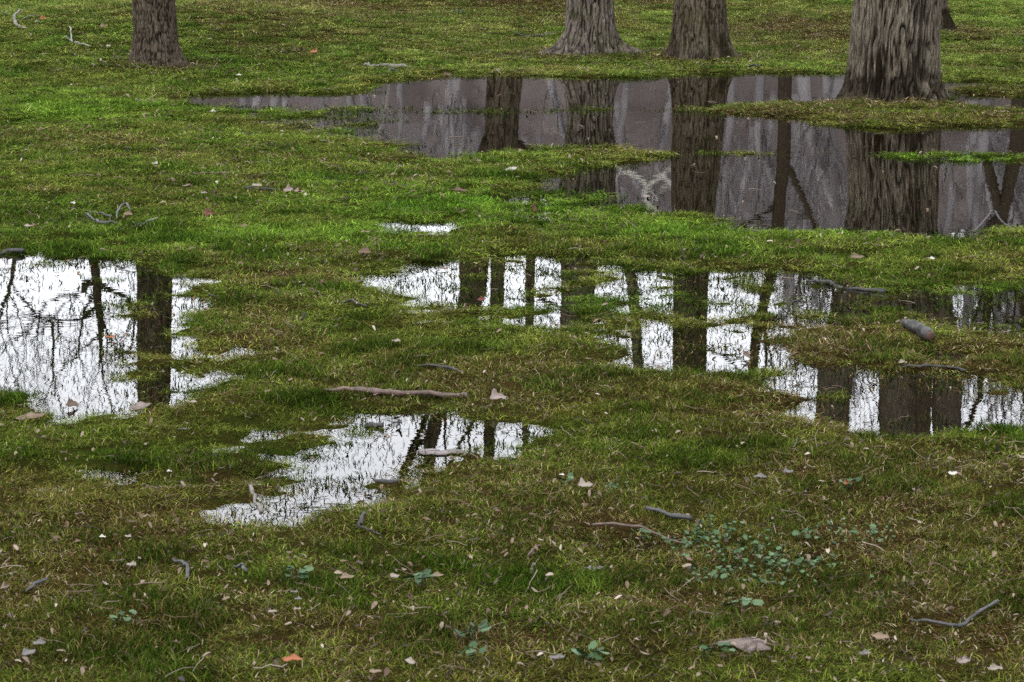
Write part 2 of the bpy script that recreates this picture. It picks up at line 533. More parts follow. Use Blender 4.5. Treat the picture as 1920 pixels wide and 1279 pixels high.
# ------------------------------------------------------------------ the ground sheet
def axis(segs):
    out = [segs[0][0]]
    for a, b, step, g in segs:
        s = step
        while out[-1] < b - 1e-6:
            out.append(min(b, out[-1] + s)); s *= g
    return np.array(out)
xp = axis([(0, 3.2, .026, 1.0), (3.2, 7.5, .05, 1.0), (7.5, 16, .3, 1.03), (16, 420, 2.0, 1.25)])
gx = np.concatenate([-xp[::-1][:-1], xp])
gy = axis([(-300, -20, 40, 1.0), (-20, 2.4, 2.0, 1.0), (2.4, 3.2, .2, 1.0), (3.2, 30, .0115, 1.0035), (30, 60, .5, 1.03), (60, 130, 2.0, 1.02), (130, 700, 12, 1.3)])
GX, GY = np.meshgrid(gx, gy)
GZ = ground(GX, GY)
X, Y, Z = GX.ravel(), GY.ravel(), GZ.ravel()
dryg, lushg, darkg = lawn(X, Y)
soil = np.array([.006, .0038, .0020]); thatch = np.array([.028, .018, .007]); moss = np.array([.012, .021, .0025])
litter = np.array([.072, .062, .062]); mud = np.array([.010, .007, .0035]); lawnc = np.array([.045, .060, .012])
n1 = np.clip(0.5 + 0.6 * fbm(X, Y, 7, 3, 61), 0, 1)[:, None]
c = soil * (1 - n1) + thatch * n1
g = np.clip(0.55 - dryg + 0.4 * fbm(X, Y, 12, 2, 63), 0, 1)[:, None]
c = c * (1 - g) + moss * g
wf = sstep(28, 36, Y)[:, None] * 1.0
wf = np.maximum(wf, (np.abs(X) > 0.23 * np.maximum(Y, 0) + 1.1)[:, None] * 0.8)
c = c * (1 - wf) + (lawnc * (1 - dryg[:, None]) + thatch * 1.5 * dryg[:, None]) * wf
wm = sstep(0.0, -0.02, Z)[:, None] * (Y < 40)[:, None]
c = c * (1 - wm) + mud * wm
lf = sstep(44, 56, Y + 4 * fbm(X, Y, .1, 2, 71))[:, None]
vary = 1 + .45 * fbm(X, Y * .3, .5, 3, 73)[:, None] + .35 * fbm(X, Y * .02, 1.6, 2, 75)[:, None]
c = c * (1 - lf) + litter * vary * lf
k = NT('lawn_soil')
ca = k.attr('gcol').outputs['Color']
tc = k.n('ShaderNodeTexCoord')
nz = k.noise(230, 5, tc.outputs['Object'], .75)
nb = k.noise(35, 3, tc.outputs['Object'])
colr = k.mix(0.8, ca, k.ramp(nz.outputs[0], [(.30, (.12, .12, .12)), (.52, (.8, .78, .75)), (.70, (2.6, 2.4, 2.1))]), 'MULTIPLY')
bm = k.n('ShaderNodeBump', Strength=1.0, Distance=0.02)
k.l(nb.outputs[0], bm.inputs['Height'])
sd_ = k.n('ShaderNodeBsdfDiffuse'); k.l(colr, sd_.inputs['Color']); k.l(bm.outputs[0], sd_.inputs['Normal'])
M_SOIL = k.finish(sd_)
gme = mesh('ground', np.stack([X, Y, Z], -1), grid_faces(len(gy), len(gx)), M_SOIL, True, None, {'gcol': c})
tag(obj('ground', gme), kind='structure')

# ------------------------------------------------------------------ puddle water: level sheets over the hollows
k = NT('puddle_water')
tc = k.n('ShaderNodeTexCoord')
def ripple(sx, sy, amp):
    mp = k.n('ShaderNodeMapping')
    mp.inputs['Scale'].default_value = (sx, sy, 1)
    k.l(tc.outputs['Object'], mp.inputs['Vector'])
    nn = k.noise(1.0, 2, mp.outputs[0])
    sub = k.n('ShaderNodeVectorMath', operation='SUBTRACT')
    k.l(nn.outputs['Color'], sub.inputs[0]); sub.inputs[1].default_value = (.5, .5, .5)
    mul = k.n('ShaderNodeVectorMath', operation='MULTIPLY')
    k.l(sub.outputs[0], mul.inputs[0]); mul.inputs[1].default_value = (amp, amp, 0)
    return mul.outputs[0]
a1, a2 = ripple(13, 48, 0.0060), ripple(5, 6, 0.0035)
add = k.n('ShaderNodeVectorMath', operation='ADD'); k.l(a1, add.inputs[0]); k.l(a2, add.inputs[1])
add2 = k.n('ShaderNodeVectorMath', operation='ADD'); k.l(add.outputs[0], add2.inputs[0]); add2.inputs[1].default_value = (0, 0, 1)
nrm = k.n('ShaderNodeVectorMath', operation='NORMALIZE'); k.l(add2.outputs[0], nrm.inputs[0])
fr = k.n('ShaderNodeFresnel', IOR=1.333); k.l(nrm.outputs[0], fr.inputs['Normal'])
gl = k.n('ShaderNodeBsdfGlossy', Roughness=0.0); gl.inputs['Color'].default_value = (1, 1, 1, 1)
k.l(nrm.outputs[0], gl.inputs['Normal'])
tr = k.n('ShaderNodeBsdfTransparent'); tr.inputs['Color'].default_value = (.70, .62, .48, 1)
ms = k.n('ShaderNodeMixShader')
k.l(fr.outputs[0], ms.inputs[0]); k.l(tr.outputs[0], ms.inputs[1]); k.l(gl.outputs[0], ms.inputs[2])
M_WATER = k.finish(ms)

CS = 0.06
cxs = np.arange(-8.4, 8.4, CS); cys = np.arange(4.8, 26.5, CS)
CX, CY = np.meshgrid(cxs, cys)
xc, yc = CX.ravel() + CS / 2, CY.ravel() + CS / 2
zc = np.minimum(ground(xc, yc), np.minimum(ground(xc - CS * .4, yc - CS * .4), ground(xc + CS * .4, yc + CS * .4)))
best = np.full(xc.shape, 0.60); who = np.full(xc.shape, -1)
names = []
for nm, lev, soft, px, py in POLY:
    if lev > 0:
        continue
    if nm not in names:
        names.append(nm)
    m = (xc > px.min() - .7) & (xc < px.max() + .7) & (yc > py.min() - .7) & (yc < py.max() + .7)
    sd = poly_sd(xc[m], yc[m], px, py)
    idx = np.where(m)[0]
    up = sd < best[idx]
    best[idx[up]] = sd[up]; who[idx[up]] = names.index(nm)
PUDDLE_LABEL = {
 'far': 'wide dark pool at the back reflecting the tree trunks and woods',
 'wet_strip': 'thin wet strip in the far grass behind the big right tree',
 'glint': 'tiny bright white puddle in green grass left of the red leaf',
 'left_edge': 'faint wet patch at the left edge level with the far pool',
 'left': 'bright white puddle at the left edge reflecting bare branches',
 'middle': 'broad shallow puddle in the middle with grass poking through bright water',
 'near_right': 'puddle at the right edge reflecting thick dark trunks between white bands',
 'log_side': 'small dark puddle just below the short cut log',
 'leaf_side': 'small dark puddle holding an upright tan leaf right of centre',
 'centre': 'ragged white puddle below the long brown stick in the left foreground',
 'corner': 'patchy wet hollow in the grass at lower left',
}
for i, nm in enumerate(names):
    s = np.where((who == i) & (zc < 0.004))[0]
    if not len(s):
        continue
    x0, y0 = xc[s] - CS / 2, yc[s] - CS / 2
    zz = np.zeros_like(x0)
    q = np.stack([np.stack([x0, y0, zz], -1), np.stack([x0 + CS, y0, zz], -1), np.stack([x0 + CS, y0 + CS, zz], -1), np.stack([x0, y0 + CS, zz], -1)], 1)
    key = np.round(q.reshape(-1, 3)[:, :2] / CS).astype(np.int64)
    uniq, inv = np.unique(key[:, 0] * 100000 + key[:, 1], return_inverse=True)
    first = np.zeros(len(uniq), int); first[inv] = np.arange(len(inv))
    o = obj('puddle', mesh('puddle', q.reshape(-1, 3)[first], inv.reshape(-1, 4), M_WATER, False))
    tag(o, PUDDLE_LABEL[nm], 'puddle', kind='structure')

# ------------------------------------------------------------------ trees
def limb_path(spec, dist):
    return [(*mirrored(a, b, dist)[:3], w / 2 * mirrored(a, b, dist)[3] / FPX) for a, b, w in spec]

def trunk_mesh(name, mat, base, path, r_flare, flare_h, lobes, bark, nth=220, fine=1.25, step=.011, seed=1, stains=()):
    """path: rows (x,y,z,r) of the stem above the root flare, world space"""
    bx, by, bz = base
    P = np.asarray(path, float)
    ztop = P[-1, 2]
    zs = np.concatenate([np.arange(bz - .10, min(bz + fine, ztop), step), np.arange(bz + fine, ztop, .07)])
    px = np.interp(zs, P[:, 2], P[:, 0]); py = np.interp(zs, P[:, 2], P[:, 1]); pr = np.interp(zs, P[:, 2], P[:, 3])
    th = np.linspace(-math.pi, math.pi, nth, endpoint=False)
    h = np.maximum(zs - bz, -.1)[:, None]
    R = pr[:, None] * np.ones(nth)[None] + r_flare * np.exp(-np.maximum(h, 0) / flare_h)
    for ang, amp, wid, dec in lobes:
        dth = (th - math.radians(ang) + math.pi) % (2 * math.pi) - math.pi
        R = R + amp * np.exp(-(dth / wid) ** 2)[None] * np.exp(-np.maximum(h, 0) / dec)
    cs, cell, stretch, depth = np.stack([np.cos(th), np.sin(th)]), bark[0], bark[1], bark[2]
    ux = (cs[0][None] * R) / cell; uy = (cs[1][None] * R) / cell
    zz = zs[:, None] / (cell * stretch) + np.zeros_like(ux)
    wx = (noise3(ux * .5, uy * .5, zz * 1.7, seed + 5) - .5) * 1.6
    wy = (noise3(ux * .5, uy * .5, zz * 1.7, seed + 6) - .5) * 1.6
    nA = noise3(ux + wx, uy + wy, zz, seed)
    nB = noise3(ux * 2.1 + wx, uy * 2.1 + wy, zz * 2.2, seed + 1)
    rid = 1 - np.abs(2 * nA - 1)
    rid2 = 1 - np.abs(2 * nB - 1)
    fis = np.clip(.66 * sstep(.05, .34, 1 - rid) + .34 * sstep(.04, .45, 1 - rid2), 0, 1)      # 1 on the plates, 0 in the fissures
    big = noise3(ux * .22, uy * .22, zz * .8, seed + 3)
    fis = np.clip(fis * (.75 + .5 * big), 0, 1)
    R = R + depth * (fis - .6)
    V = np.stack([px[:, None] + cs[0][None] * R, py[:, None] + cs[1][None] * R, zs[:, None] + np.zeros_like(R)], -1)
    st = np.zeros_like(R)
    for ang, z0, wid, hh, amt in stains:
        dth = (th - math.radians(ang) + math.pi) % (2 * math.pi) - math.pi
        e = (dth[None] / wid) ** 2 + ((zs[:, None] - bz - z0) / hh) ** 2
        e = e + 2.2 * (noise3(ux * .3, uy * .3, zz * 2.5, seed + 9) - .5) + 1.6 * (nA - .5)
        st = np.maximum(st, amt * sstep(1.4, .3, e))
    return mesh(name, V.reshape(-1, 3), grid_faces(len(zs), nth, True), mat, True,
                {'tone': np.clip(fis * 1.1, 0, 1), 'stain': st})

def make_tree(name, label, base, trunk, limbs, mat, crown_seed, crown_depth=3, keep=.8, tip_len=2.2, cat='tree', group=None, tube_trunk=None):
    root = empty(name, base)
    tag(root, label, cat, group)
    inv = -np.array(base)
    def rel(me):
        me.transform(__import__('mathutils').Matrix.Translation(inv.tolist()))
        return me
    if trunk is not None:
        obj('trunk', rel(trunk), root)
    if tube_trunk is not None:
        tb = Tubes()
        p = smooth_path(tube_trunk, 28)
        tb.add(p[:, :3], p[:, 3], 12, crown_seed, .12)
        obj('trunk', rel(tb.build('trunk', mat)), root)
    ends = []
    for i, lp in enumerate(limbs):
        p = smooth_path(lp, 26)
        tb = Tubes()
        tb.add(p[:, :3], p[:, 3], 12, crown_seed + i, .12)
        obj('limb', rel(tb.build('limb', mat)), root)
        ends.append(p)
    if tube_trunk is not None:
        ends.append(smooth_path(tube_trunk, 26))
    if ends and crown_depth >= 0:
        rng = np.random.default_rng(crown_seed)
        tb = Tubes()
        for p in ends:
            for i in (13, 16, 19, 22, 24):
                r = p[i, 3]
                d = rng.normal(0, 1, 3); d[2] = abs(d[2]) * .6 + .2
                d = d + .5 * (p[i, :3] - p[i - 1, :3]) / np.linalg.norm(p[i, :3] - p[i - 1, :3])
                grow(tb, p[i, :3], d, r * .45, tip_len * rng.uniform(.6, 1.1), crown_depth - 1, rng, .02, 5, keep)
            grow(tb, p[-1, :3], p[-1, :3] - p[-2, :3], p[-1, 3], tip_len, crown_depth, rng, 0, 5, keep)
        obj('crown', rel(tb.build('crown', mat)), root)
    return root

def straight(base, spec, dist):
    """trunk rows from the base up through reflected pixels"""
    lp = limb_path(spec, dist)
    return [(base[0], base[1], base[2] - .2, lp[0][3])] + [q for q in lp if q[2] > base[2] + .15]

def W(w, t): return w / 2 * t / FPX

M_OAK = bark_material('oak_bark', (.056, .046, .036), (.006, .0045, .0035))
M_ROOTY = bark_material('shaggy_bark', (.098, .084, .075), (.007, .006, .005), mossy=.35)
M_TWIN = bark_material('ridged_bark', (.062, .051, .040), (.006, .004, .003), mossy=.25)
M_BIG = bark_material('grey_furrowed_bark', (.088, .077, .062), (.006, .005, .004))
M_FAR = bark_material('far_bark', (.034, .028, .022), (.014, .011, .008))
M_GREY = bark_material('grey_bark', (.17, .16, .16), (.10, .09, .09))
M_PALE = bark_material('pale_bark', (.34, .33, .32), (.20, .19, .18))

def b3(b): return (b[0], b[1], float(ground(b[0], b[1])))

b = b3(OAK); t = OAK[3]
x0 = OAK[0]
path = [(x0, b[1], b[2] - .2, W(82, t)), (x0 - .01, b[1], b[2] + .5, W(78, t)), (x0 - .01, b[1], b[2] + 1.2, W(72, t)), *limb_path([(290, 480, 66), (289, 655, 62), (287, 900, 54), (286, 1150, 48)], b[1])]
tr_ = trunk_mesh('trunk', M_OAK, b, path, .035, .09, [(0, .06, .5, .10), (185, .03, .5, .10), (-60, .03, .35, .10), (-120, .02, .3, .1)], (.017, 5, .016), 400, seed=11)
make_tree('oak_tree', 'brown oak trunk standing alone on the left lawn', b, tr_,
          [limb_path([(286, 1120, 44), (270, 1400, 34), (268, 1800, 22)], b[1]), limb_path([(287, 1000, 30), (350, 1250, 26), (420, 1600, 16)], b[1])], M_OAK, 21, 3, .8, 2.4)

b = b3(ROOTY); t = ROOTY[3]
path = [(b[0], b[1], b[2] - .2, W(90, t)), (b[0], b[1], b[2] + .35, W(86, t)), (b[0], b[1], b[2] + .55, W(82, t)), *limb_path([(1106, 275, 96), (1100, 370, 104), (1098, 420, 70)], b[1])]
tr_ = trunk_mesh('trunk', M_ROOTY, b, path, .03, .12,
    [(182, .26, .26, .08), (-4, .32, .24, .08), (-55, .09, .22, .22), (-82, .05, .14, .5), (-112, .10, .22, .16), (-145, .06, .2, .3), (-30, .05, .2, .5)], (.030, 9, .032), 360, seed=21)
make_tree('flared_tree', 'grey shaggy trunk with wide spreading roots behind the far pool', b, tr_,
    [limb_path([(1098, 330, 70), (1088, 440, 68), (1083, 560, 66), (1080, 800, 54), (1060, 1100, 40), (1050, 1500, 24)], b[1]),
     limb_path([(1120, 330, 40), (1160, 430, 24), (1188, 560, 20), (1200, 800, 17), (1215, 1200, 12)], b[1])], M_ROOTY, 22, 3, .8, 2.4)

b = b3(TWIN); t = TWIN[3]
path = [(b[0], b[1], b[2] - .2, W(104, t)), (b[0], b[1], b[2] + .3, W(100, t)), (b[0], b[1], b[2] + .6, W(95, t)), *limb_path([(1306, 280, 94), (1300, 380, 82), (1295, 530, 64), (1293, 690, 62), (1290, 900, 52)], b[1])]
tr_ = trunk_mesh('trunk', M_TWIN, b, path, .03, .12,
    [(-3, .12, .35, .10), (186, .07, .3, .10), (-60, .05, .16, .35), (-72, -.05, .07, 1.2), (-84, .04, .16, .5), (-45, -.04, .06, .8), (-125, .02, .25, .2)], (.017, 9, .014), 420, seed=31,
    stains=[(-40, .05, .35, .16, .6), (200, .08, .4, .2, .5)])
make_tree('ridged_tree', 'brown trunk with two vertical folds left of the biggest tree', b, tr_,
    [limb_path([(1290, 880, 50), (1270, 1150, 40), (1255, 1600, 24)], b[1]), limb_path([(1291, 840, 34), (1340, 1050, 30), (1370, 1500, 18)], b[1])], M_TWIN, 23, 3, .8, 2.4)

b = b3(BIG); t = BIG[3]
path = [(b[0], b[1], b[2] - .2, W(166, t)), (b[0], b[1], b[2] + .4, W(161, t)), (b[0] + .015, b[1], b[2] + .8, W(159, t)), *limb_path([(1668, 440, 176), (1672, 500, 190), (1674, 580, 205), (1680, 640, 120)], b[1])]
tr_ = trunk_mesh('trunk', M_BIG, b, path, .035, .12,
    [(-2, .060, .32, .11), (186, .075, .35, .14), (-62, -.05, .07, 1.0), (-118, -.045, .13, .20), (-95, .03, .2, .2), (-40, .035, .25, .2), (-75, .03, .12, .6)], (.021, 14, .028), 620, fine=1.3, step=.011, seed=41,
    stains=[(-90, .04, 2.2, .26, .75), (-122, .20, .34, .22, .95), (-66, .26, .10, .20, .8), (-35, .12, .5, .16, .55), (-90, .10, .5, .10, .5), (-62, .7, .05, .5, .7)])
make_tree('big_tree', 'biggest trunk, grey furrowed bark, on a grassy island in the far pool', b, tr_,
    [limb_path([(1640, 470, 76), (1595, 580, 70), (1567, 690, 67), (1560, 800, 62), (1540, 1000, 50), (1520, 1400, 34), (1515, 1900, 20)], b[1]),
     limb_path([(1675, 480, 90), (1682, 600, 80), (1685, 690, 72), (1685, 800, 71), (1690, 1000, 66), (1700, 1400, 44), (1705, 1900, 24)], b[1]),
     limb_path([(1715, 480, 80), (1760, 590, 62), (1775, 690, 56), (1777, 800, 55), (1790, 1000, 52), (1815, 1400, 34), (1830, 1900, 18)], b[1])], M_BIG, 24, 3, .8, 2.4)

b = b3(EDGE); t = EDGE[3]
path = [(b[0], b[1], b[2] - .2, W(46, t)), (b[0], b[1], b[2] + .3, W(45, t)), (b[0], b[1], b[2] + 3.0, W(36, t))]
tr_ = trunk_mesh('trunk', M_TWIN, b, path, .05, .14, [(-10, .10, .5, .16), (-60, .05, .3, .12)], (.035, 6, .018), 140, seed=51, stains=[(-30, .08, .7, .16, .8)])
make_tree('leaning_root_tree', 'dark slim trunk half hidden behind the biggest tree on the right', b, tr_,
    [[(b[0], b[1], b[2] + 2.7, W(37, t)), (b[0] + .05, b[1], b[2] + 5, W(28, t)), (b[0] + .2, b[1], b[2] + 9, W(14, t))]], M_TWIN, 25, 3, .8, 2.4)

b = b3(FORKED); t = FORKED[3]
path = [(b[0], b[1], b[2] - .2, W(68, t)), (b[0] - .03, b[1], b[2] + .4, W(66, t)), *limb_path([(942, 200, 63), (940, 262, 62), (936, 300, 66)], b[1])]
tr_ = trunk_mesh('trunk', M_OAK, b, path, .06, .10, [(0, .10, .4, .1), (180, .06, .4, .1), (-80, .06, .4, .1)], (.04, 4, .02), 140, seed=61)
make_tree('forked_tree', 'tree whose root base just shows at the top edge left of the shaggy trunk', b, tr_,
    [limb_path([(928, 262, 48), (900, 350, 52), (888, 500, 53), (884, 560, 48), (850, 690, 36), (814, 800, 27), (802, 880, 22), (770, 1200, 12)], b[1]),
     limb_path([(940, 262, 40), (938, 400, 32), (933, 520, 27), (926, 700, 24), (918, 820, 22), (910, 1200, 12)], b[1]),
     limb_path([(944, 262, 30), (975, 282, 30), (1003, 300, 22), (1001, 400, 20), (994, 500, 18), (993, 600, 17), (985, 800, 12), (980, 1100, 8)], b[1])], M_OAK, 26, 3, .7, 2.2)

def lone_tree(name, label, dist, spec, limbs, mat, seed, depth=3, keep=.75, tip=2.0, group=None):
    lp = limb_path(spec, dist)
    gz = float(ground(lp[0][0], dist))
    rows = [(lp[0][0], dist, gz - .2, lp[0][3] * 1.35)] + lp
    make_tree(name, label, (lp[0][0], dist, gz), None, [limb_path(q, dist) for q in limbs], mat, seed, depth, keep, tip, 'tree', group, tube_trunk=rows)
lone_tree('bare_tree', 'bare tree with curling limbs mirrored in the left white puddle', 34,
    [(172, 400, 20), (172, 470, 17), (180, 515, 18), (183, 560, 16), (189, 610, 13), (188, 640, 8), (192, 690, 4)],
    [[(186, 534, 9), (212, 543, 11), (238, 560, 10), (250, 585, 8), (252, 610, 4)], [(183, 573, 8), (166, 590, 11), (142, 602, 11), (112, 600, 8), (90, 590, 4)],
     [(178, 528, 10), (162, 532, 18), (154, 545, 8), (128, 550, 6)], [(186, 505, 5), (215, 500, 6), (245, 512, 5), (262, 505, 3)]], M_FAR, 71, 2, .7, 1.0)
lone_tree('pale_leaning_tree', 'pale leaning tree mirrored at the far left of the white puddle', 38,
    [(34, 400, 11), (28, 480, 9), (20, 530, 8), (12, 560, 7), (0, 590, 6), (-15, 650, 5), (-30, 760, 3)],
    [[(20, 533, 4), (45, 565, 6), (70, 590, 6), (96, 606, 7), (100, 640, 4)], [(24, 505, 4), (-10, 505, 5), (-50, 520, 4), (-90, 560, 3)], [(17, 555, 3), (30, 575, 4), (36, 590, 2)]], M_FAR, 72, 3, .9, 1.7)
lone_tree('slender_tree', 'slender tree mirrored in the far pool left of the biggest trunk', 40,
    [(1472, 150, 25), (1470, 290, 25), (1462, 370, 24), (1452, 480, 21), (1416, 650, 20), (1400, 850, 12)], [[(1470, 300, 14), (1500, 360, 12), (1530, 430, 9), (1560, 520, 6)]], M_FAR, 73, 3, .8, 2.2)
lone_tree('crossing_tree', 'leaning tree mirrored near the right edge of the far pool', 40,
    [(1910, 250, 30), (1895, 330, 26), (1880, 400, 22), (1862, 480, 18), (1840, 700, 12)], [[(1850, 300, 20), (1870, 380, 18), (1890, 450, 14), (1920, 600, 8)]], M_FAR, 74, 3, .8, 2.2)
lone_tree('white_barked_tree', 'white barked tree mirrored in the near arm of the far pool', 44,
    [(1305, 150, 3), (1300, 270, 4.5), (1216, 345, 11), (1212, 372, 9), (1235, 400, 11), (1250, 480, 8)],
    [[(1214, 345, 8), (1190, 325, 9), (1170, 318, 7), (1150, 300, 4)], [(1232, 318, 5), (1250, 335, 8), (1272, 352, 7), (1290, 380, 4)]], M_PALE, 75, 1, .6, .8)
lone_tree('white_sapling', 'thin white sapling mirrored in the far pool beside the forked trunk', 46,
    [(918, 150, 5), (912, 240, 6), (905, 290, 5), (898, 420, 4)], [[(913, 235, 4), (925, 260, 4), (930, 300, 3)]], M_GREY, 76, 1, .6, .8)
lone_tree('pale_birch', 'pale tree mirrored near the left end of the far pool', 45,
    [(730, 150, 4), (722, 200, 5), (712, 245, 8), (704, 275, 8), (690, 400, 6)], [[(713, 240, 6), (702, 262, 7), (694, 300, 5)]], M_GREY, 77, 1, .6, .8)

# ------------------------------------------------------------------ wooded slope far behind: one mass of bare trees
k = NT('far_twigs')
n_ = k.noise(.9, 3, k.n('ShaderNodeTexCoord').outputs['Object'])
M_WOOD = k.finish(k.bsdf(k.mix(n_.outputs[0], (.012, .010, .009, 1), (.270, .250, .255, 1)), .9, .1))
rng = np.random.default_rng(99)
protos = []
for s in range(4):
    tb = Tubes()
    pts = [np.array([0, 0, -.3])]
    d = np.array([0, 0, 1.0])
    for i in range(7):
        d = d + rng.normal(0, .06, 3); d /= np.linalg.norm(d)
        pts.append(pts[-1] + d * .95)
    tb.add(pts, np.linspace(.20, .05, 8), 5, 0, 0, cap=False)
    for i in range(2, 8):
        for j in range(3):
            dd = rng.normal(0, 1, 3); dd[2] = abs(dd[2]) + .5
            grow(tb, pts[i], dd, .035, 1.7, 1, rng, 0, 3, .95)
    protos.append((np.concatenate(tb.v), np.concatenate(tb.f)))
vs, fs, nv = [], [], 0
for i in range(460):
    y_ = 58 + 58 * rng.random() ** .8
    x_ = rng.uniform(-.34, .34) * y_
    gz = float(ground(x_, y_))
    el = rng.uniform(6.4, 7.2) + ((rng.uniform(2.4, 4.4) if x_ / y_ > .135 and rng.random() < .6 else rng.uniform(.8, 3.6)) if x_ / y_ > .10 else .9 * (x_ / y_ > .04))
    top = math.tan(math.radians(el)) * y_ - CAM_H - gz
    hgt = np.clip(top, 2.0, 11.0) / 6.4
    if top < 1.2:
        continue
    pv, pf = protos[i % 4]
    a = rng.uniform(0, 6.28); ca_, sa_ = math.cos(a), math.sin(a)
    wd = max(hgt, .7) * rng.uniform(.8, 1.3)
    vs.append(np.stack([(pv[:, 0] * ca_ - pv[:, 1] * sa_) * wd + x_, (pv[:, 0] * sa_ + pv[:, 1] * ca_) * wd + y_, pv[:, 2] * hgt + gz], -1))
    fs.append(pf + nv); nv += len(pv)
woods = obj('woods', mesh('woods', np.concatenate(vs), np.concatenate(fs), M_WOOD, True))
tag(woods, 'bare brown woods on the slope far behind the lawn', 'woods', kind='stuff')

# ------------------------------------------------------------------ grass
k = NT('grass_blade')
it = k.attr('tint', 'INSTANCER').outputs['Color']
idry = k.attr('dry', 'INSTANCER').outputs['Fac']
bv = k.attr('bv').outputs['Fac']; bd = k.attr('bd').outputs['Fac']
isdry = k.math('LESS_THAN', bd, idry)
gcol = k.mix(1.0, it, k.ramp(bv, [(0, (.16, .20, .18)), (.45, (.75, .80, .8)), (.85, (1.6, 1.5, 1.1)), (1, (2.6, 2.4, 2.2))]), 'MULTIPLY')
dcol = k.ramp(bv, [(0, (.014, .008, .004)), (.45, (.060, .036, .013)), (.85, (.155, .110, .050)), (1, (.38, .31, .20))])
gc = k.mix(isdry, gcol, dcol)
pb = k.n('ShaderNodeBsdfDiffuse'); k.l(gc, pb.inputs['Color'])
tl = k.n('ShaderNodeBsdfTranslucent'); k.l(gc, tl.inputs['Color'])
mm = k.n('ShaderNodeMixShader'); mm.inputs[0].default_value = .22
k.l(pb.outputs[0], mm.inputs[1]); k.l(tl.outputs[0], mm.inputs[2])
M_GRASS = k.finish(mm)

def blades(seed, n, rad, hmin, hmax, wid, lean, droop):
    r = np.random.default_rng(seed)
    V, F, B, D = [], [], [], []
    for i in range(n):
        a, q = r.uniform(0, 6.283), rad * math.sqrt(r.random())
        px_, py_ = q * math.cos(a), q * math.sin(a)
        az = r.uniform(0, 6.283)
        L = r.uniform(hmin, hmax); w = wid * r.uniform(.7, 1.3)
        tilt = abs(r.normal(lean, .35))
        x_, y_, z_ = px_, py_, -.006
        b_, d_ = r.random(), r.random()
        n0 = len(V)
        fx, fy = math.cos(az), math.sin(az)
        wa = az + math.pi / 2 + r.normal(0, .5)
        for s, ww in ((0, .8), (1, 1), (2, .75), (3, 0)):
            if s:
                tl_ = min(tilt + droop * (s - 1) * r.uniform(.6, 1.3), 2.0)
                x_ += fx * math.sin(tl_) * L / 3; y_ += fy * math.sin(tl_) * L / 3; z_ += math.cos(tl_) * L / 3
            if ww:
                V.append((x_ - math.cos(wa) * w * ww / 2, y_ - math.sin(wa) * w * ww / 2, z_))
                V.append((x_ + math.cos(wa) * w * ww / 2, y_ + math.sin(wa) * w * ww / 2, z_))
                B += [b_, b_]; D += [d_, d_]
            else:
                V.append((x_, y_, z_)); B.append(b_); D.append(d_)
        F += [(n0, n0 + 1, n0 + 3, n0 + 2), (n0 + 2, n0 + 3, n0 + 5, n0 + 4), (n0 + 4, n0 + 5, n0 + 6)]
    return V, F, {'bv': B, 'bd': D}

def hidden_set(name, items):
    c_ = bpy.data.collections.new(name)
    for i, me in enumerate(items):
        o = bpy.data.objects.new('%s_%02d' % (name, i), me)
        c_.objects.link(o)
    return c_

tufts = []
for i, (n, rad, h0, h1, w, le, dr) in enumerate([
      (105, .055, .016, .034, .0014, .75, .45), (105, .055, .015, .029, .0015, .95, .35), (95, .058, .014, .026, .0015, 1.15, .25),
      (120, .045, .024, .042, .0014, .55, .50), (95, .058, .011, .021, .0015, 1.25, .15), (105, .055, .018, .033, .0013, .85, .5),
      (26, .055, .020, .034, .0030, .45, .30), (20, .060, .018, .032, .0032, .55, .35)]):   # the last two: sparse, for standing water
    V, F, A = blades(100 + i, n, rad, h0, h1, w, le, dr)
    tufts.append(mesh('tuft', V, F, M_GRASS, True, A))
C_TUFT = hidden_set('tuft', tufts)

def scatter_nodes(name, coll):
    ng = bpy.data.node_groups.new(name, 'GeometryNodeTree')
    ng.interface.new_socket('Geometry', in_out='INPUT', socket_type='NodeSocketGeometry')
    ng.interface.new_socket('Geometry', in_out='OUTPUT', socket_type='NodeSocketGeometry')
    N, L = ng.nodes, ng.links
    gi, go = N.new('NodeGroupInput'), N.new('NodeGroupOutput')
    ip = N.new('GeometryNodeInstanceOnPoints')
    ci = N.new('GeometryNodeCollectionInfo')
    ci.inputs['Collection'].default_value = coll
    ci.inputs['Separate Children'].default_value = True
    ci.inputs['Reset Children'].default_value = True
    def na(nm, dt):
        n_ = N.new('GeometryNodeInputNamedAttribute'); n_.data_type = dt
        n_.inputs['Name'].default_value = nm
        return n_.outputs['Attribute']
    L.new(gi.outputs[0], ip.inputs['Points'])
    L.new(ci.outputs[0], ip.inputs['Instance'])
    ip.inputs['Pick Instance'].default_value = True
    L.new(na('pick', 'INT'), ip.inputs['Instance Index'])
    e2r = N.new('FunctionNodeEulerToRotation')
    L.new(na('rot', 'FLOAT_VECTOR'), e2r.inputs[0])
    L.new(e2r.outputs[0], ip.inputs['Rotation'])
    L.new(na('scl', 'FLOAT_VECTOR'), ip.inputs['Scale'])
    L.new(ip.outputs[0], go.inputs[0])
    return ng

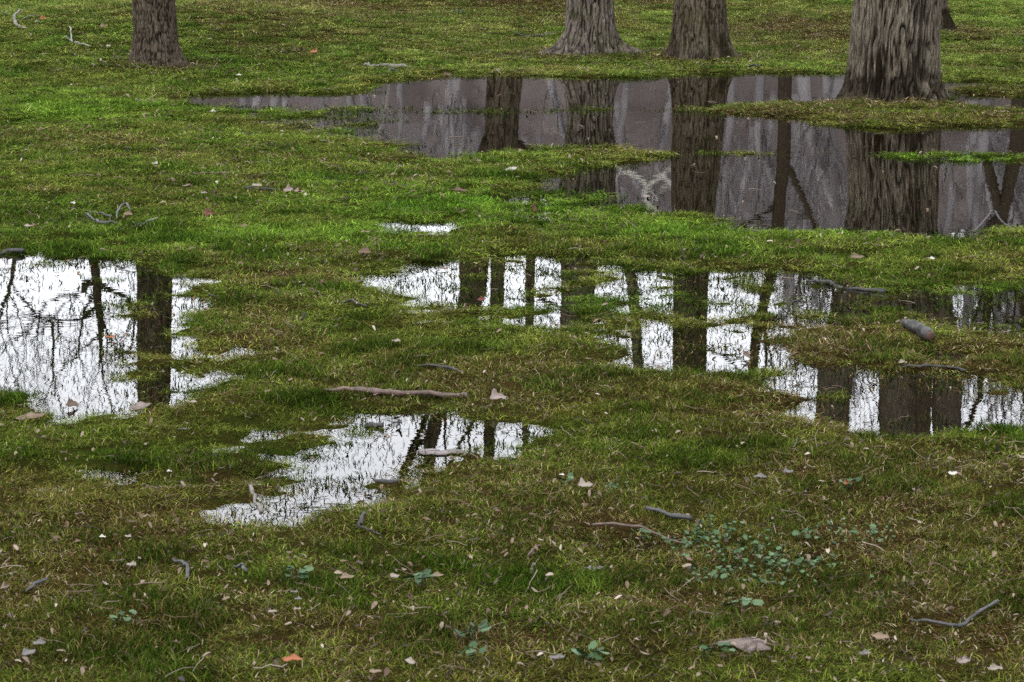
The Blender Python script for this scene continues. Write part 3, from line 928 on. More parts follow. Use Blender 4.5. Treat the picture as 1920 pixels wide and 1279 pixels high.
def scatter(name, coll, P, pick, rot, scl, tint=None, dry=None):
    me = bpy.data.meshes.new(name)
    me.vertices.add(len(P)); me.vertices.foreach_set('co', np.asarray(P, np.float32).ravel())
    a = me.attributes.new('pick', 'INT', 'POINT'); a.data.foreach_set('value', np.asarray(pick, np.int32))
    a = me.attributes.new('rot', 'FLOAT_VECTOR', 'POINT'); a.data.foreach_set('vector', np.asarray(rot, np.float32).ravel())
    a = me.attributes.new('scl', 'FLOAT_VECTOR', 'POINT'); a.data.foreach_set('vector', np.asarray(scl, np.float32).ravel())
    if tint is not None:
        a = me.attributes.new('tint', 'FLOAT_COLOR', 'POINT')
        cc = np.ones((len(P), 4), np.float32); cc[:, :3] = tint
        a.data.foreach_set('color', cc.ravel())
    if dry is not None:
        a = me.attributes.new('dry', 'FLOAT', 'POINT'); a.data.foreach_set('value', np.asarray(dry, np.float32))
    me.update()
    o = obj(name, me)
    md = o.modifiers.new('scatter', 'NODES')
    md.node_group = scatter_nodes(name, coll)
    return o

def lawn_points(dens0, y_lo, y_hi, rng, ref=6.0, power=1.2):
    out = []
    y_ = y_lo
    while y_ < y_hi:
        dy_ = .25
        hw = .23 * y_ + 1.0
        dens = dens0 * min(1.0, (ref / y_) ** power)
        n = rng.poisson(dens * 2 * hw * dy_)
        out.append(np.stack([rng.uniform(-hw, hw, n), rng.uniform(y_, y_ + dy_, n)], -1))
        y_ += dy_
    return np.concatenate(out)

rng = np.random.default_rng(5)
P2 = lawn_points(1000, 4.3, 37.0, rng)
x_, y_ = P2[:, 0], P2[:, 1]
z_ = ground(x_, y_)
cl = fbm(x_, y_, 9, 2, 81); cl2 = fbm(x_, y_, 1.7, 2, 83)
keep = np.where(z_ > .0, 1.0, np.where(z_ > -.004, 1.0 + .3 * cl, np.where(z_ > -.014, .80 + .9 * cl + .7 * cl2, np.where(z_ > -.030, .75 + 1.0 * cl + 1.2 * cl2, .05 + .15 * cl + .2 * cl2))))
keep = np.where((z_ < -.014) & (y_ > 15), keep * .35, keep)
bare = np.clip(fbm(x_, y_, 5.5, 3, 85) - .25, 0, 1) * sstep(760, 900, to_px(x_, y_)[1])      # muddy gaps in the nearer lawn
keep = keep * (1 - .6 * bare)
for bb, rr in ((BIG, .42), (TWIN, .30), (ROOTY, .28), (OAK, .24), (EDGE, .16), (FORKED, .24)):
    keep = np.where((x_ - bb[0]) ** 2 + (y_ - bb[1]) ** 2 < rr * rr, 0, keep)
s = rng.random(len(x_)) < keep
x_, y_, z_ = x_[s], y_[s], z_[s]
dry, lush, dark = lawn(x_, y_)
n = len(x_)
wet = z_ < -0.0015
deep = z_ < -.012
pick = np.where(dark > .5, 3, np.where(dry > .45, rng.choice([2, 4, 1], n), rng.choice([0, 1, 2, 4, 5], n)))
pick = np.where(lush > .5, rng.choice([0, 3, 5], n), pick)
pick = np.where(wet, rng.choice([6, 7], n), pick)
far = np.clip(y_ / 7.0, 1, 3.0) ** .8
sv = rng.uniform(.8, 1.25, n)
scl = np.stack([far * sv, far * sv, sv * np.clip(far, 1, 1.12) * np.where(dark > .5, 1.25, 1.0) * np.where(wet, .85, 1.0)], -1)
sub = np.clip(-z_, 0, .05)
scl[:, 2] = np.where(wet, (sub + rng.uniform(.006, .020, n)) / .023, scl[:, 2] * (.42 + .40 * sstep(.0, .022, z_)))
rot = np.stack([rng.normal(0, .10, n), rng.normal(0, .10, n), rng.uniform(0, 6.283, n)], -1)
g_mid = np.array([.046, .072, .011]); g_lush = np.array([.048, .099, .010]); g_dark = np.array([.007, .022, .002]); g_olive = np.array([.062, .062, .014])
hue = np.clip(.5 + .6 * fbm(x_, y_, 3.0, 3, 87), 0, 1)[:, None]
tint = g_mid * hue + g_olive * (1 - hue)
tint = tint * (1 - lush[:, None]) + g_lush * lush[:, None]
dk = np.clip(dark, 0, .75)[:, None]
tint = tint * (1 - dk) + g_dark * dk
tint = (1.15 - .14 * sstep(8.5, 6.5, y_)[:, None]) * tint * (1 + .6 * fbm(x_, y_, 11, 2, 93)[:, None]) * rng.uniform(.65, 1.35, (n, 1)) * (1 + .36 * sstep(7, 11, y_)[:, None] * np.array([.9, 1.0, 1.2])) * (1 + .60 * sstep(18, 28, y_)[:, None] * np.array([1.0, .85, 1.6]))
tint = np.where(wet[:, None], tint * .30 + np.array([.012, .020, .006]) * .45, tint)
dry = dry * np.where(wet, .6, 1.0)
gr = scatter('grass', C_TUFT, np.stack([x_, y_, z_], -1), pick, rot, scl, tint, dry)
tag(gr, 'short green and straw coloured lawn grass around the puddles', 'grass', kind='stuff')
print('tufts', n)

# ------------------------------------------------------------------ small plants
k = NT('ivy_leaf')
oi = k.n('ShaderNodeObjectInfo')
tc = k.n('ShaderNodeTexCoord')
M_IVY = k.finish(k.bsdf(k.ramp(oi.outputs['Random'], [(0, (.010, .026, .006)), (.5, (.024, .054, .017)), (1, (.056, .094, .042))]), .55, .2))
def round_leaf(seed, r=.009, long=1.0):
    g_ = np.random.default_rng(seed)
    a = np.linspace(0, 2 * math.pi, 14, endpoint=False)
    rr = r * (1 + .10 * np.cos(a * 7)) * (1 - .45 * np.exp(-((a - math.pi) / .35) ** 2))
    V = [(0, 0, 0)]
    for f_ in (.55, 1.0):
        for q, aa in zip(rr, a):
            V.append((q * f_ * math.cos(aa) * long, q * f_ * math.sin(aa), .18 * r * f_ * math.cos(2 * aa + seed) + .25 * r * f_ * f_))
    F = [(0, 1 + i, 1 + (i + 1) % 14) for i in range(14)] + [(1 + i, 15 + i, 15 + (i + 1) % 14, 1 + (i + 1) % 14) for i in range(14)]
    n0 = len(V)
    for z0, dx in ((0, -.1 * r), (-.022, -.5 * r)):
        V += [(dx - .0006, 0, z0 - .0005), (dx + .0006, .0005, z0 - .0005), (dx, -.0008, z0 - .0005)]
    F += [(n0, n0 + 1, n0 + 4, n0 + 3), (n0 + 1, n0 + 2, n0 + 5, n0 + 4), (n0 + 2, n0, n0 + 3, n0 + 5)]
    return mesh('leaf', V, F, M_IVY, True)
IVY = [round_leaf(i) for i in range(4)]
C_IVY = hidden_set('ivy_leaf', IVY)
rng = np.random.default_rng(12)
pts = []
for cxp, cyp, rx, ry, n in [(1400, 1035, 105, 42, 150), (1330, 1000, 60, 20, 60), (1480, 1060, 90, 25, 70), (1560, 1000, 90, 18, 40), (1350, 1070, 50, 15, 35), (1650, 1005, 40, 8, 14), (1290, 1020, 30, 15, 16)]:
    for i in range(n):
        pts.append((cxp + rng.normal(0, rx * .6), cyp + rng.normal(0, ry * .6)))
pts = np.array(pts)
ix, iy = flat(pts[:, 0], pts[:, 1], .04)
iz = ground(ix, iy) + rng.uniform(.013, .027, len(ix))
o = scatter('ground_ivy', C_IVY, np.stack([ix, iy, iz], -1), rng.integers(0, 4, len(ix)),
        np.stack([rng.normal(.25, .3, len(ix)), rng.normal(0, .3, len(ix)), rng.uniform(0, 6.28, len(ix))], -1), np.repeat((.38 + .62 * rng.random(len(ix)) ** 1.6)[:, None], 3, 1))
tag(o, 'patch of small round blue-green ground ivy leaves in the right foreground', 'ground ivy', kind='stuff')

WEED = [
 (560, 1095, 12, .011, 1.5, 'flat dark green weed rosette above the pair of grey chips'),
 (785, 1105, 9, .012, 2.4, 'long-leaved weed clump touching a tan curled leaf below the centre puddle'),
 (235, 1180, 6, .012, 1.1, 'few round pale green weed leaves at lower left'),
 (1105, 1248, 9, .013, 1.6, 'leafy weed at the bottom edge right of centre'),
 (880, 1243, 8, .012, 1.4, 'small round-leaved weed at the bottom edge near the middle'),
 (1065, 918, 8, .010, 1.2, 'small weed with pale leaves right of the centre puddle'),
 (1205, 1018, 5, .011, 1.8, 'tiny weed under the thin bent twig in the foreground'),
 (1350, 1240, 9, .012, 1.3, 'weed cluster below the large pinkish leaf at the bottom'),
 (1150, 930, 7, .010, 1.2, 'low weed beside the pale crumpled leaf right of the centre puddle'),
 (1395, 1150, 8, .013, 1.7, 'grey-green weed between the ivy patch and the large pinkish leaf'),
 (890, 1205, 9, .011, 2.0, 'narrow-leaved weed near the bottom middle above the round-leaved one'),
 (1590, 920, 6, .011, 1.3, 'single low weed right of the ivy patch under the white chip level'),
]
for wi, (wx_, wy_, nl, lr, lg, lab) in enumerate(WEED):
    X0, Y0, Z0, T0 = cast(wx_, wy_)
    root = empty('weed', (X0, Y0, Z0 + .012))
    tag(root, lab, 'weed', 'small weeds in the foreground grass')
    lm = round_leaf(40 + wi, lr * .72, lg)
    for j in range(nl):
        a = 6.283 * j / nl + rng.normal(0, .4); q = rng.uniform(.004, .036)
        obj('leaf', lm, root, (q * math.cos(a), q * math.sin(a), rng.uniform(.008, .024)), (rng.normal(.2, .3), rng.normal(-.1, .3), a))

# ------------------------------------------------------------------ loose litter nobody could count
k = NT('litter_bits')
oi = k.n('ShaderNodeObjectInfo')
M_LIT = k.finish(k.bsdf(k.ramp(oi.outputs['Random'], [(0, (.012, .007, .005)), (.3, (.035, .019, .011)), (.55, (.070, .044, .026)), (.85, (.110, .080, .058)), (.96, (.14, .11, .085)), (1, (.24, .20, .17))]), .7, .25))
def chip(seed):
    g_ = np.random.default_rng(seed)
    n = 7
    L, w = g_.uniform(.008, .018), g_.uniform(.0014, .0040)
    V, F = [], []
    for i in range(5):
        t_ = i / 4
        ww = w * (math.sin(math.pi * (.08 + .84 * t_)) ** .8) * g_.uniform(.7, 1.2)
        zc_ = .003 * math.sin(3 * t_ + seed)
        for q in (-1, 0, 1):
            V.append((L * (t_ - .5), ww * q, zc_ + abs(q) * w * .35 * g_.uniform(.2, 1.2)))
    for i in range(4):
        for q in range(2):
            F.append((i * 3 + q, i * 3 + q + 1, i * 3 + q + 4, i * 3 + q + 3))
    return mesh('chip', V, F, M_LIT, True)
def straw(seed):
    g_ = np.random.default_rng(seed)
    p = np.cumsum(np.vstack([[0, 0, 0], np.stack([np.full(4, .012), g_.normal(0, .004, 4), g_.normal(0, .002, 4)], -1)]), 0)
    tb = Tubes(); tb.add(p - p.mean(0), np.linspace(.0008, .0005, 5), 4)
    return tb.build('straw', M_LIT)
C_LIT = hidden_set('litter', [chip(i) for i in range(8)] + [straw(i) for i in range(4)])
P2 = np.concatenate([lawn_points(480, 4.4, 34, rng, 6.5, 1.9)] + [np.stack([rng.normal(bb[0], .40, 160), rng.normal(bb[1], .40, 160)], -1) for bb in (BIG, TWIN, ROOTY, OAK, EDGE, FORKED)])
lx, ly = P2[:, 0], P2[:, 1]
lz = ground(lx, ly)
u_, v_ = to_px(lx, ly)
clump = fbm(lx, ly, 2.5, 3, 91)
near_t = np.zeros_like(lx)
for bb, rr in ((BIG, .75), (TWIN, .65), (ROOTY, .65), (OAK, .5), (EDGE, .5), (FORKED, .6)):
    near_t = np.maximum(near_t, np.exp(-(((lx - bb[0]) / rr) ** 2 + ((ly - bb[1]) / rr) ** 2) ** 2))
kp = np.clip(.50 + 2 * near_t + .9 * clump + .35 * sstep(700, 1000, v_) * sstep(500, 1500, u_) + .2 * sstep(700, 1100, v_), .04, 1) * np.where(lz > .002, 1, .35) * np.where(lz < -.018, .2, 1)
s_ = rng.random(len(lx)) < kp
lx, ly, lz = lx[s_], ly[s_], lz[s_]
n = len(lx)
fz = np.clip(ly / 9, .9, 2.0)
lsc = (rng.uniform(.7, 1.5, n) ** 1.3) * fz
hz = np.where(lz > .001, lz + rng.uniform(.010, .026, n), .0025)
lp_ = rng.integers(0, 12, n)
tilt = np.where(lz > .001, .35, .05)
lit = scatter('leaf_litter', C_LIT, np.stack([lx, ly, hz], -1), lp_, np.stack([rng.normal(0, 1, n) * tilt, rng.normal(0, 1, n) * tilt, rng.uniform(0, 6.28, n)], -1), np.repeat(lsc[:, None], 3, 1))
tag(lit, 'small brown and pale leaf scraps and straw strewn through the lawn', 'leaf litter', kind='stuff')

# ------------------------------------------------------------------ fallen leaves, one by one
def leaf_material(name, c1, c2, rough=.65):
    k = NT(name)
    tc = k.n('ShaderNodeTexCoord')
    n1 = k.noise(70, 4, tc.outputs['Object']); n2 = k.noise(18, 2, tc.outputs['Object'])
    c = k.mix(n2.outputs[0], (*c1, 1), (*c2, 1))
    c = k.mix(.5, c, k.mix(n1.outputs[0], (.55, .52, .5, 1), (1.4, 1.4, 1.4, 1)), 'MULTIPLY')
    v = k.attr('vein').outputs['Fac']
    c = k.mix(k.math('MULTIPLY', v, .5), c, tuple(min(1, x * 1.6) for x in c2) + (1,))
    return k.finish(k.bsdf(c, rough, .3))
LEAFM = {
 'pink': leaf_material('leaf_pinkish', (0.0780, 0.0577, 0.0499), (0.1287, 0.1030, 0.0920)),
 'tan': leaf_material('leaf_tan', (0.0615, 0.0404, 0.0239), (0.1065, 0.0755, 0.0485)),
 'pale': leaf_material('leaf_pale', (0.0928, 0.0760, 0.0591), (0.1300, 0.1114, 0.0900)),
 'white': leaf_material('leaf_bleached', (0.1939, 0.1760, 0.1549), (0.2534, 0.2394, 0.2182)),
 'red': leaf_material('leaf_red', (0.0457, 0.0055, 0.0033), (0.0665, 0.0105, 0.0055)),
 'orange': leaf_material('leaf_orange', (0.110, 0.030, 0.008), (0.143, 0.047, 0.013)),
 'brown': leaf_material('leaf_brown', (0.033, 0.018, 0.010), (0.061, 0.034, 0.020)),
 'grey': leaf_material('leaf_grey', (0.0427, 0.0385, 0.0364), (0.0770, 0.0714, 0.0672)),
 'mauve': leaf_material('leaf_sodden', (.045, .033, .031), (.085, .066, .064), .4),
}
def leaf_blade(kind, seed, mat, flatten=False):
    """unit-length leaf blade along x with lobes, curl and veins"""
    g_ = np.random.default_rng(seed)
    nx, ny = 25, 7
    t_ = np.linspace(0, 1, nx); q = np.linspace(-1, 1, ny)
    if kind == 'oak':
        ph = g_.uniform(0, 6.28)
        w = .27 * np.sin(np.pi * np.clip(t_, .02, .985)) ** .5 * (.60 + .40 * np.cos(2 * np.pi * 2.4 * t_ ** 1.2 + ph))
        w = w * (.40 + .95 * t_ ** 1.3)
    elif kind == 'maple':
        w = .46 * np.sin(np.pi * np.clip(t_, .03, .97)) ** .7 * (.55 + .45 * np.abs(np.cos(2.3 * np.pi * t_ + .3)))
    elif kind == 'scrap':
        w = .34 * np.sin(np.pi * np.clip(t_, .06, .9)) ** .5 * g_.uniform(.65, 1.15, nx)
    else:
        w = .24 * np.sin(np.pi * np.clip(t_ ** .9, .01, .995)) ** .8
    curl, bend, tw = g_.uniform(.3, 1.1), g_.uniform(-.3, .6), g_.normal(0, .25)
    if flatten: curl, bend, tw = .12, .05, .03
    T, Q = np.meshgrid(t_, q, indexing='ij')
    Wd = w[:, None] * np.ones(ny)[None]
    skew = 1 + .45 * np.sin(T * (7 + 3 * g_.random()) + (Q > 0) * 2.1 + g_.uniform(0, 6)) * (.6 + .4 * g_.random())
    yy = Q * Wd * skew
    ang = yy / .3 * curl
    z0 = bend * .25 * (T - .5) ** 2 + (.0 if flatten else .02) * np.sin(T * 7 + seed)
    yv = np.sin(ang) * .3 / max(curl, .2); zv = (1 - np.cos(ang)) * .3 / max(curl, .2)
    a = tw * (T - .5) * 2
    V = np.stack([T - .5 - .05 * np.abs(Q), yv * np.cos(a) - zv * np.sin(a), z0 + zv * np.cos(a) + yv * np.sin(a) + .012 * np.sin(T * 40) * np.abs(Q)], -1)
    vein = np.clip(np.exp(-(Q / .12) ** 2) + .6 * np.exp(-((np.mod(T * 7 - np.abs(Q) * .8, 1) - .5) / .12) ** 2), 0, 1)
    top = V.reshape(-1, 3); bot = top - np.array([0, 0, .012])
    f = grid_faces(nx, ny)
    rim = []
    edge = [i * ny for i in range(nx)] + [(nx - 1) * ny + j for j in range(1, ny)] + [i * ny + ny - 1 for i in range(nx - 2, -1, -1)] + [j for j in range(ny - 2, 0, -1)]
    N0 = nx * ny
    for a_, b_ in zip(edge, edge[1:] + edge[:1]):
        rim.append((a_, b_, b_ + N0, a_ + N0))
    F = np.vstack([f[:, ::-1] if False else f, f[:, ::-1] + N0, np.array(rim)])
    return mesh('blade', np.vstack([top, bot]), F, mat, True, {'vein': np.concatenate([vein.ravel()] * 2)})
def stalk_mesh(seed, mat):
    g_ = np.random.default_rng(seed)
    p = np.stack([np.linspace(-.44, -.80, 6), np.cumsum(g_.normal(0, .02, 6)), np.linspace(.02, .05, 6)], -1)
    tb = Tubes(); tb.add(p, np.linspace(.012, .018, 6), 6)
    return tb.build('stalk', mat)

# px, py, length px, shape, colour, yaw deg, tilt deg, raise m, label
LEAVES = [
 (1003, 397, 20, 'maple', 'red', 80, 65, .012, 'small red-brown leaf standing in the wet grass near the photo centre'),
 (482, 356, 22, 'scrap', 'pale', 5, 25, .022, 'pale leaf resting on a dark stick on the left lawn'),
 (545, 363, 26, 'maple', 'pink', 20, 20, .014, 'left leaf of the pinkish crumpled pile on the left lawn'),
 (562, 366, 28, 'oak', 'tan', 160, 25, .018, 'right leaf of the pinkish crumpled pile on the left lawn'),
 (574, 371, 14, 'scrap', 'white', 40, 20, .012, 'white scrap at the lower side of the pinkish leaf pile'),
 (392, 407, 15, 'maple', 'red', 60, 30, .012, 'small bright red leaf in the grass right of the pale stick'),
 (550, 1252, 42, 'oval', 'orange', 6, 18, .016, 'orange-brown curled leaf at the bottom edge left of centre'),
 (652, 1097, 30, 'oval', 'tan', 25, 25, .016, 'tan curled leaf left of the long-leaved weed in the foreground'),
 (822, 1097, 26, 'oval', 'tan', 12, 25, .020, 'tan leaf leaning on the long-leaved weed in the foreground'),
 (1115, 1079, 42, 'oak', 'grey', 10, 20, .014, 'grey and tan curled leaf on bare mud in the foreground'),
 (1787, 902, 22, 'scrap', 'white', 15, 25, .018, 'white chip on the grass at far right in the foreground'),
 (247, 1073, 22, 'scrap', 'pale', 10, 30, .016, 'pale grey-pink leaf beside the dark crooked twig at lower left'),
 (935, 757, 32, 'maple', 'pink', 30, 28, .016, 'pale crumpled leaf just below the right end of the long stick'),
 (1608, 487, 30, 'oval', 'tan', 20, 38, .010, 'tan leaf standing in the small dark puddle right of centre'),
 (830, 507, 26, 'scrap', 'brown', 5, 8, .005, 'brown leaf floating in the white top left of the middle puddle'),
 (903, 568, 14, 'maple', 'red', 40, 35, .010, 'dark red leaf standing in the middle puddle grass'),
 (207, 637, 22, 'scrap', 'orange', 5, 15, .005, 'orange-brown leaf floating in the left white puddle'),
 (1401, 673, 20, 'scrap', 'brown', 70, 50, .012, 'brown leaf standing at the lower edge of the white pool right of centre'),
 (1693, 689, 20, 'scrap', 'pale', 8, 25, .014, 'pale leaf at the left end of the dark twig below the log'),
 (398, 213, 16, 'scrap', 'white', 170, 30, .012, 'pale leaf at the left shallow end of the far pool'),
 (863, 363, 32, 'oval', 'brown', 10, 18, .014, 'brown leaf on green grass below the white upright leaf'),
 (686, 442, 20, 'scrap', 'tan', 5, 15, .014, 'upper of two tan leaves left of the tiny white puddle'),
 (683, 480, 26, 'maple', 'brown', 160, 25, .014, 'crumpled brownish leaf on the grass above the left tip of the middle puddle'),
 (837, 143, 18, 'scrap', 'brown', 150, 30, .010, 'brown leaf at the far edge of the far pool'),
 (1098, 924, 30, 'maple', 'pale', 15, 25, .018, 'pale crumpled leaf right of the centre puddle'),
 (1053, 906, 12, 'scrap', 'white', 160, 20, .020, 'tiny white chip above the pale crumpled leaf right of the centre puddle'),
 (318, 898, 12, 'scrap', 'white', 10, 20, .018, 'tiny white chip left of the centre puddle'),
 (193, 1024, 15, 'scrap', 'white', 5, 20, .020, 'left of two white chips in the lower left grass'),
 (240, 1023, 15, 'oval', 'pale', 150, 25, .020, 'right of two white chips in the lower left grass'),
 (552, 1129, 17, 'scrap', 'grey', 10, 20, .020, 'upper of two grey chips below the flat weed rosette'),
 (560, 1142, 18, 'scrap', 'grey', 5, 15, .020, 'lower of two grey chips below the flat weed rosette'),
 (512, 1164, 20, 'oval', 'pink', 5, 20, .018, 'narrow pink leaf below the grey chips in the foreground'),
 (558, 1160, 16, 'scrap', 'pale', 20, 20, .018, 'pale scrap right of the narrow pink leaf in the foreground'),
 (75, 1222, 28, 'scrap', 'grey', 15, 20, .016, 'grey leaf at the lower left corner'),
 (55, 1240, 22, 'oval', 'grey', 60, 20, .016, 'narrow grey leaf just below another grey leaf at the lower left corner'),
 (1045, 1251, 32, 'oval', 'grey', 3, 20, .018, 'bluish grey leaf at the bottom edge beside the leafy weed'),
 (768, 1257, 22, 'oval', 'pale', 130, 20, .016, 'pale leaf at the bottom edge right of the orange-brown one'),
 (705, 1276, 26, 'oval', 'tan', 5, 20, .016, 'tan leaf cut off by the bottom edge left of the middle'),
 (1808, 1258, 30, 'oval', 'pink', 40, 30, .018, 'pinkish leaf standing in the bottom right corner grass'),
 (1648, 1212, 34, 'oval', 'tan', 150, 25, .018, 'tan folded leaf near the bottom right of the large pinkish leaf'),
 (1622, 1240, 26, 'scrap', 'grey', 20, 20, .014, 'flat grey leaf below the tan folded leaf at bottom right'),
 (1866, 1270, 36, 'scrap', 'pale', 10, 20, .014, 'pale torn leaf at the very bottom right corner'),
 (743, 648, 20, 'scrap', 'pale', 5, 20, .014, 'pale leaf on grass left of the lower middle puddle edge'),
 (52, 430, 18, 'scrap', 'pale', 170, 25, .014, 'pale leaf near the left edge above the left puddle'),
 (290, 312, 14, 'scrap', 'white', 160, 35, .014, 'small white leaf on the left lawn below the oak'),
 (70, 309, 17, 'oak', 'brown', 10, 25, .012, 'reddish brown leaf on the left lawn near the left edge'),
 (82, 38, 14, 'maple', 'orange', 30, 35, .014, 'orange leaf on the far lawn beside the curved bark strip'),
 (70, 44, 13, 'scrap', 'pale', 5, 20, .014, 'pale leaf beside the orange leaf on the far left lawn'),
 (45, 55, 14, 'scrap', 'pale', 10, 25, .012, 'pale leaf at the foot of the curved bark strip'),
 (195, 52, 14, 'maple', 'tan', 20, 35, .012, 'tan leaf on the far lawn left of the oak'),
 (204, 89, 11, 'scrap', 'white', 5, 35, .012, 'white chip on the lawn between the white twig and the oak'),
 (556, 97, 16, 'maple', 'brown', 20, 30, .012, 'left brown leaf in the dark hollow right of the oak'),
 (588, 100, 14, 'maple', 'orange', 140, 30, .012, 'orange brown leaf in the dark hollow right of the oak'),
 (228, 143, 10, 'scrap', 'orange', 10, 30, .012, 'tiny orange leaf at the foot of the oak'),
 (241, 407, 16, 'maple', 'tan', 30, 40, .012, 'tan leaf between the forked branch tips on the left lawn'),
 (136, 386, 14, 'scrap', 'white', 160, 25, .012, 'white scrap above the forked branch on the left lawn'),
 (448, 144, 11, 'scrap', 'white', 5, 30, .012, 'white chip on the lawn right of the oak'),
 (383, 367, 14, 'scrap', 'pale', 5, 30, .012, 'pale chip left of the pale leaf on the dark stick'),
 (1745, 493, 18, 'scrap', 'white', 2, 12, .016, 'flat white scrap on grass right of the small dark puddle'),
 (1478, 897, 24, 'scrap', 'grey', 20, 20, .016, 'grey scrap among brown litter above the ivy patch'),
 (1590, 920, 20, 'maple', 'orange', 20, 30, .016, 'small orange leaf right of the brown litter above the ivy patch'),
 (1425, 905, 26, 'oval', 'grey', 165, 20, .014, 'long grey leaf above the ivy patch'),
 (740, 1097, 22, 'oval', 'pale', 30, 25, .018, 'pale leaf hanging on the left of the long-leaved weed'),
 (1213, 373, 14, 'scrap', 'pink', 10, 30, .010, 'pinkish scrap on the near shore of the far pool'),
 (135, 765, 20, 'scrap', 'brown', 60, 45, .010, 'dark brown leaf standing at the lower shore of the left puddle'),
 (362, 765, 16, 'oval', 'pale', 160, 25, .016, 'small pale leaf right of the pinkish leaf below the left puddle'),
]
for li, (lx_, ly_, ln, kind, colr_, yaw, tlt, up_, lab) in enumerate(LEAVES):
    if not ln:
        continue
    X0, Y0, Z0, T0 = cast(lx_, ly_)
    S = ln * T0 / FPX / max(.55, abs(math.cos(math.radians(yaw))))
    S *= .80 if kind == 'scrap' else .95
    root = empty('fallen_leaf', (X0, Y0, Z0 + up_ + .004))
    root.rotation_euler = (math.radians(max(tlt, 3) if yaw < 90 else -max(tlt, 3)), 0, math.radians(yaw))
    root.scale = (S, S, S)
    tag(root, lab, 'leaf', 'fallen leaves')
    obj('blade', leaf_blade(kind, 300 + li, LEAFM[colr_], colr_ == 'mauve'), root)
    if kind != 'scrap':
        obj('stalk', stalk_mesh(300 + li, LEAFM['brown']), root)

OUTLINED = [   # outline px, tilt towards the viewer in degrees, raise m, colour, label
 ([(1344,1206),(1352,1204),(1362,1203),(1374,1204),(1386,1209),(1399,1212),(1418,1214),(1422,1205),(1429,1201),(1437,1199),(1438,1206),(1433,1214),(1446,1216),(1443,1222),(1435,1226),(1433,1233),(1424,1226),(1412,1225),(1398,1222),(1387,1217),(1376,1212),(1360,1209)], 38, .022, 'pink', 'large pinkish tan lobed leaf lying near the bottom edge'),
 ([(28,789),(38,781),(48,776),(62,774),(80,776),(87,779),(80,784),(66,785),(52,787),(42,790)], 25, .016, 'tan', 'orange tan curled leaf on the lower shore of the left puddle'),
 ([(242,767),(248,760),(258,758),(270,757),(276,759),(283,758),(279,763),(272,765),(268,769),(260,771),(252,770)], 30, .018, 'pink', 'pinkish leaf on grass just below the left puddle'),
 ([(941,329),(944,322),(950,316),(954,315),(953,320),(959,316),(966,313),(970,315),(966,319),(960,323),(953,326),(946,329)], 50, .022, 'white', 'bright white leaf standing up in green grass before the far pool'),
 ([(781,848),(786,843),(800,842),(812,841),(822,843),(826,848),(835,844),(846,842),(860,843),(871,846),(860,851),(845,850),(836,853),(820,853),(808,852),(795,853)], 1, .004, 'mauve', 'large sodden mauve leaf floating in the centre puddle'),
]
for oi_, (pts, tlt, up_, colr_, lab) in enumerate(OUTLINED):
    A = np.array(pts, float); c0 = A.mean(0)
    X0, Y0, Z0, T0 = cast(*c0)
    Z0 += up_
    nrm_ = np.array([0, -math.sin(math.radians(tlt)), math.cos(math.radians(tlt))])
    dx, dy, dz = ray(A[:, 0], A[:, 1])
    D_ = np.stack([dx, dy, dz], -1)
    C_ = np.array([X0, Y0, Z0])
    tt = ((C_ - np.array([0, 0, CAM_H])) @ nrm_) / (D_ @ nrm_)
    P_ = np.array([0, 0, CAM_H]) + D_ * tt[:, None] - C_
    L_ = np.abs(P_).max()
    mid = P_ * .5
    def curlz(q):
        r2 = (q ** 2).sum(1) / L_ ** 2
        return q + nrm_ * (L_ * (.10 * r2 + .05 * np.sin(q[:, 0] / L_ * 7 + oi_)) * (0.2 if tlt < 5 else 1))[:, None]
    nP = len(P_)
    V = np.vstack([curlz(P_), curlz(mid), curlz(np.zeros((1, 3)))])
    V = np.vstack([V, V - nrm_ * .0012])
    K_ = 2 * nP + 1
    F = []
    for i in range(nP):
        j = (i + 1) % nP
        F += [(i, j, nP + j, nP + i), (nP + i, nP + j, 2 * nP), (K_ + nP + i, K_ + nP + j, K_ + j, K_ + i), (K_ + 2 * nP, K_ + nP + j, K_ + nP + i), (j, i, K_ + i, K_ + j)]
    root = empty('fallen_leaf', tuple(C_))
    tag(root, lab, 'leaf', 'fallen leaves')
    ve = np.zeros(len(V)); ve[2 * nP] = 1
    obj('blade', mesh('blade', V, F, LEAFM[colr_], True, {'vein': ve}), root)
    tip = P_[np.argmin(P_[:, 0])]
    tb = Tubes(); tb.add([np.zeros(3) + nrm_ * .001, tip * .6 + nrm_ * .001, tip + nrm_ * .001, tip * 1.25 - nrm_ * .002], [.0006, .0007, .0008, .0010], 5)
    obj('midrib', tb.build('midrib', LEAFM['tan' if colr_ != 'mauve' else 'brown']), root)

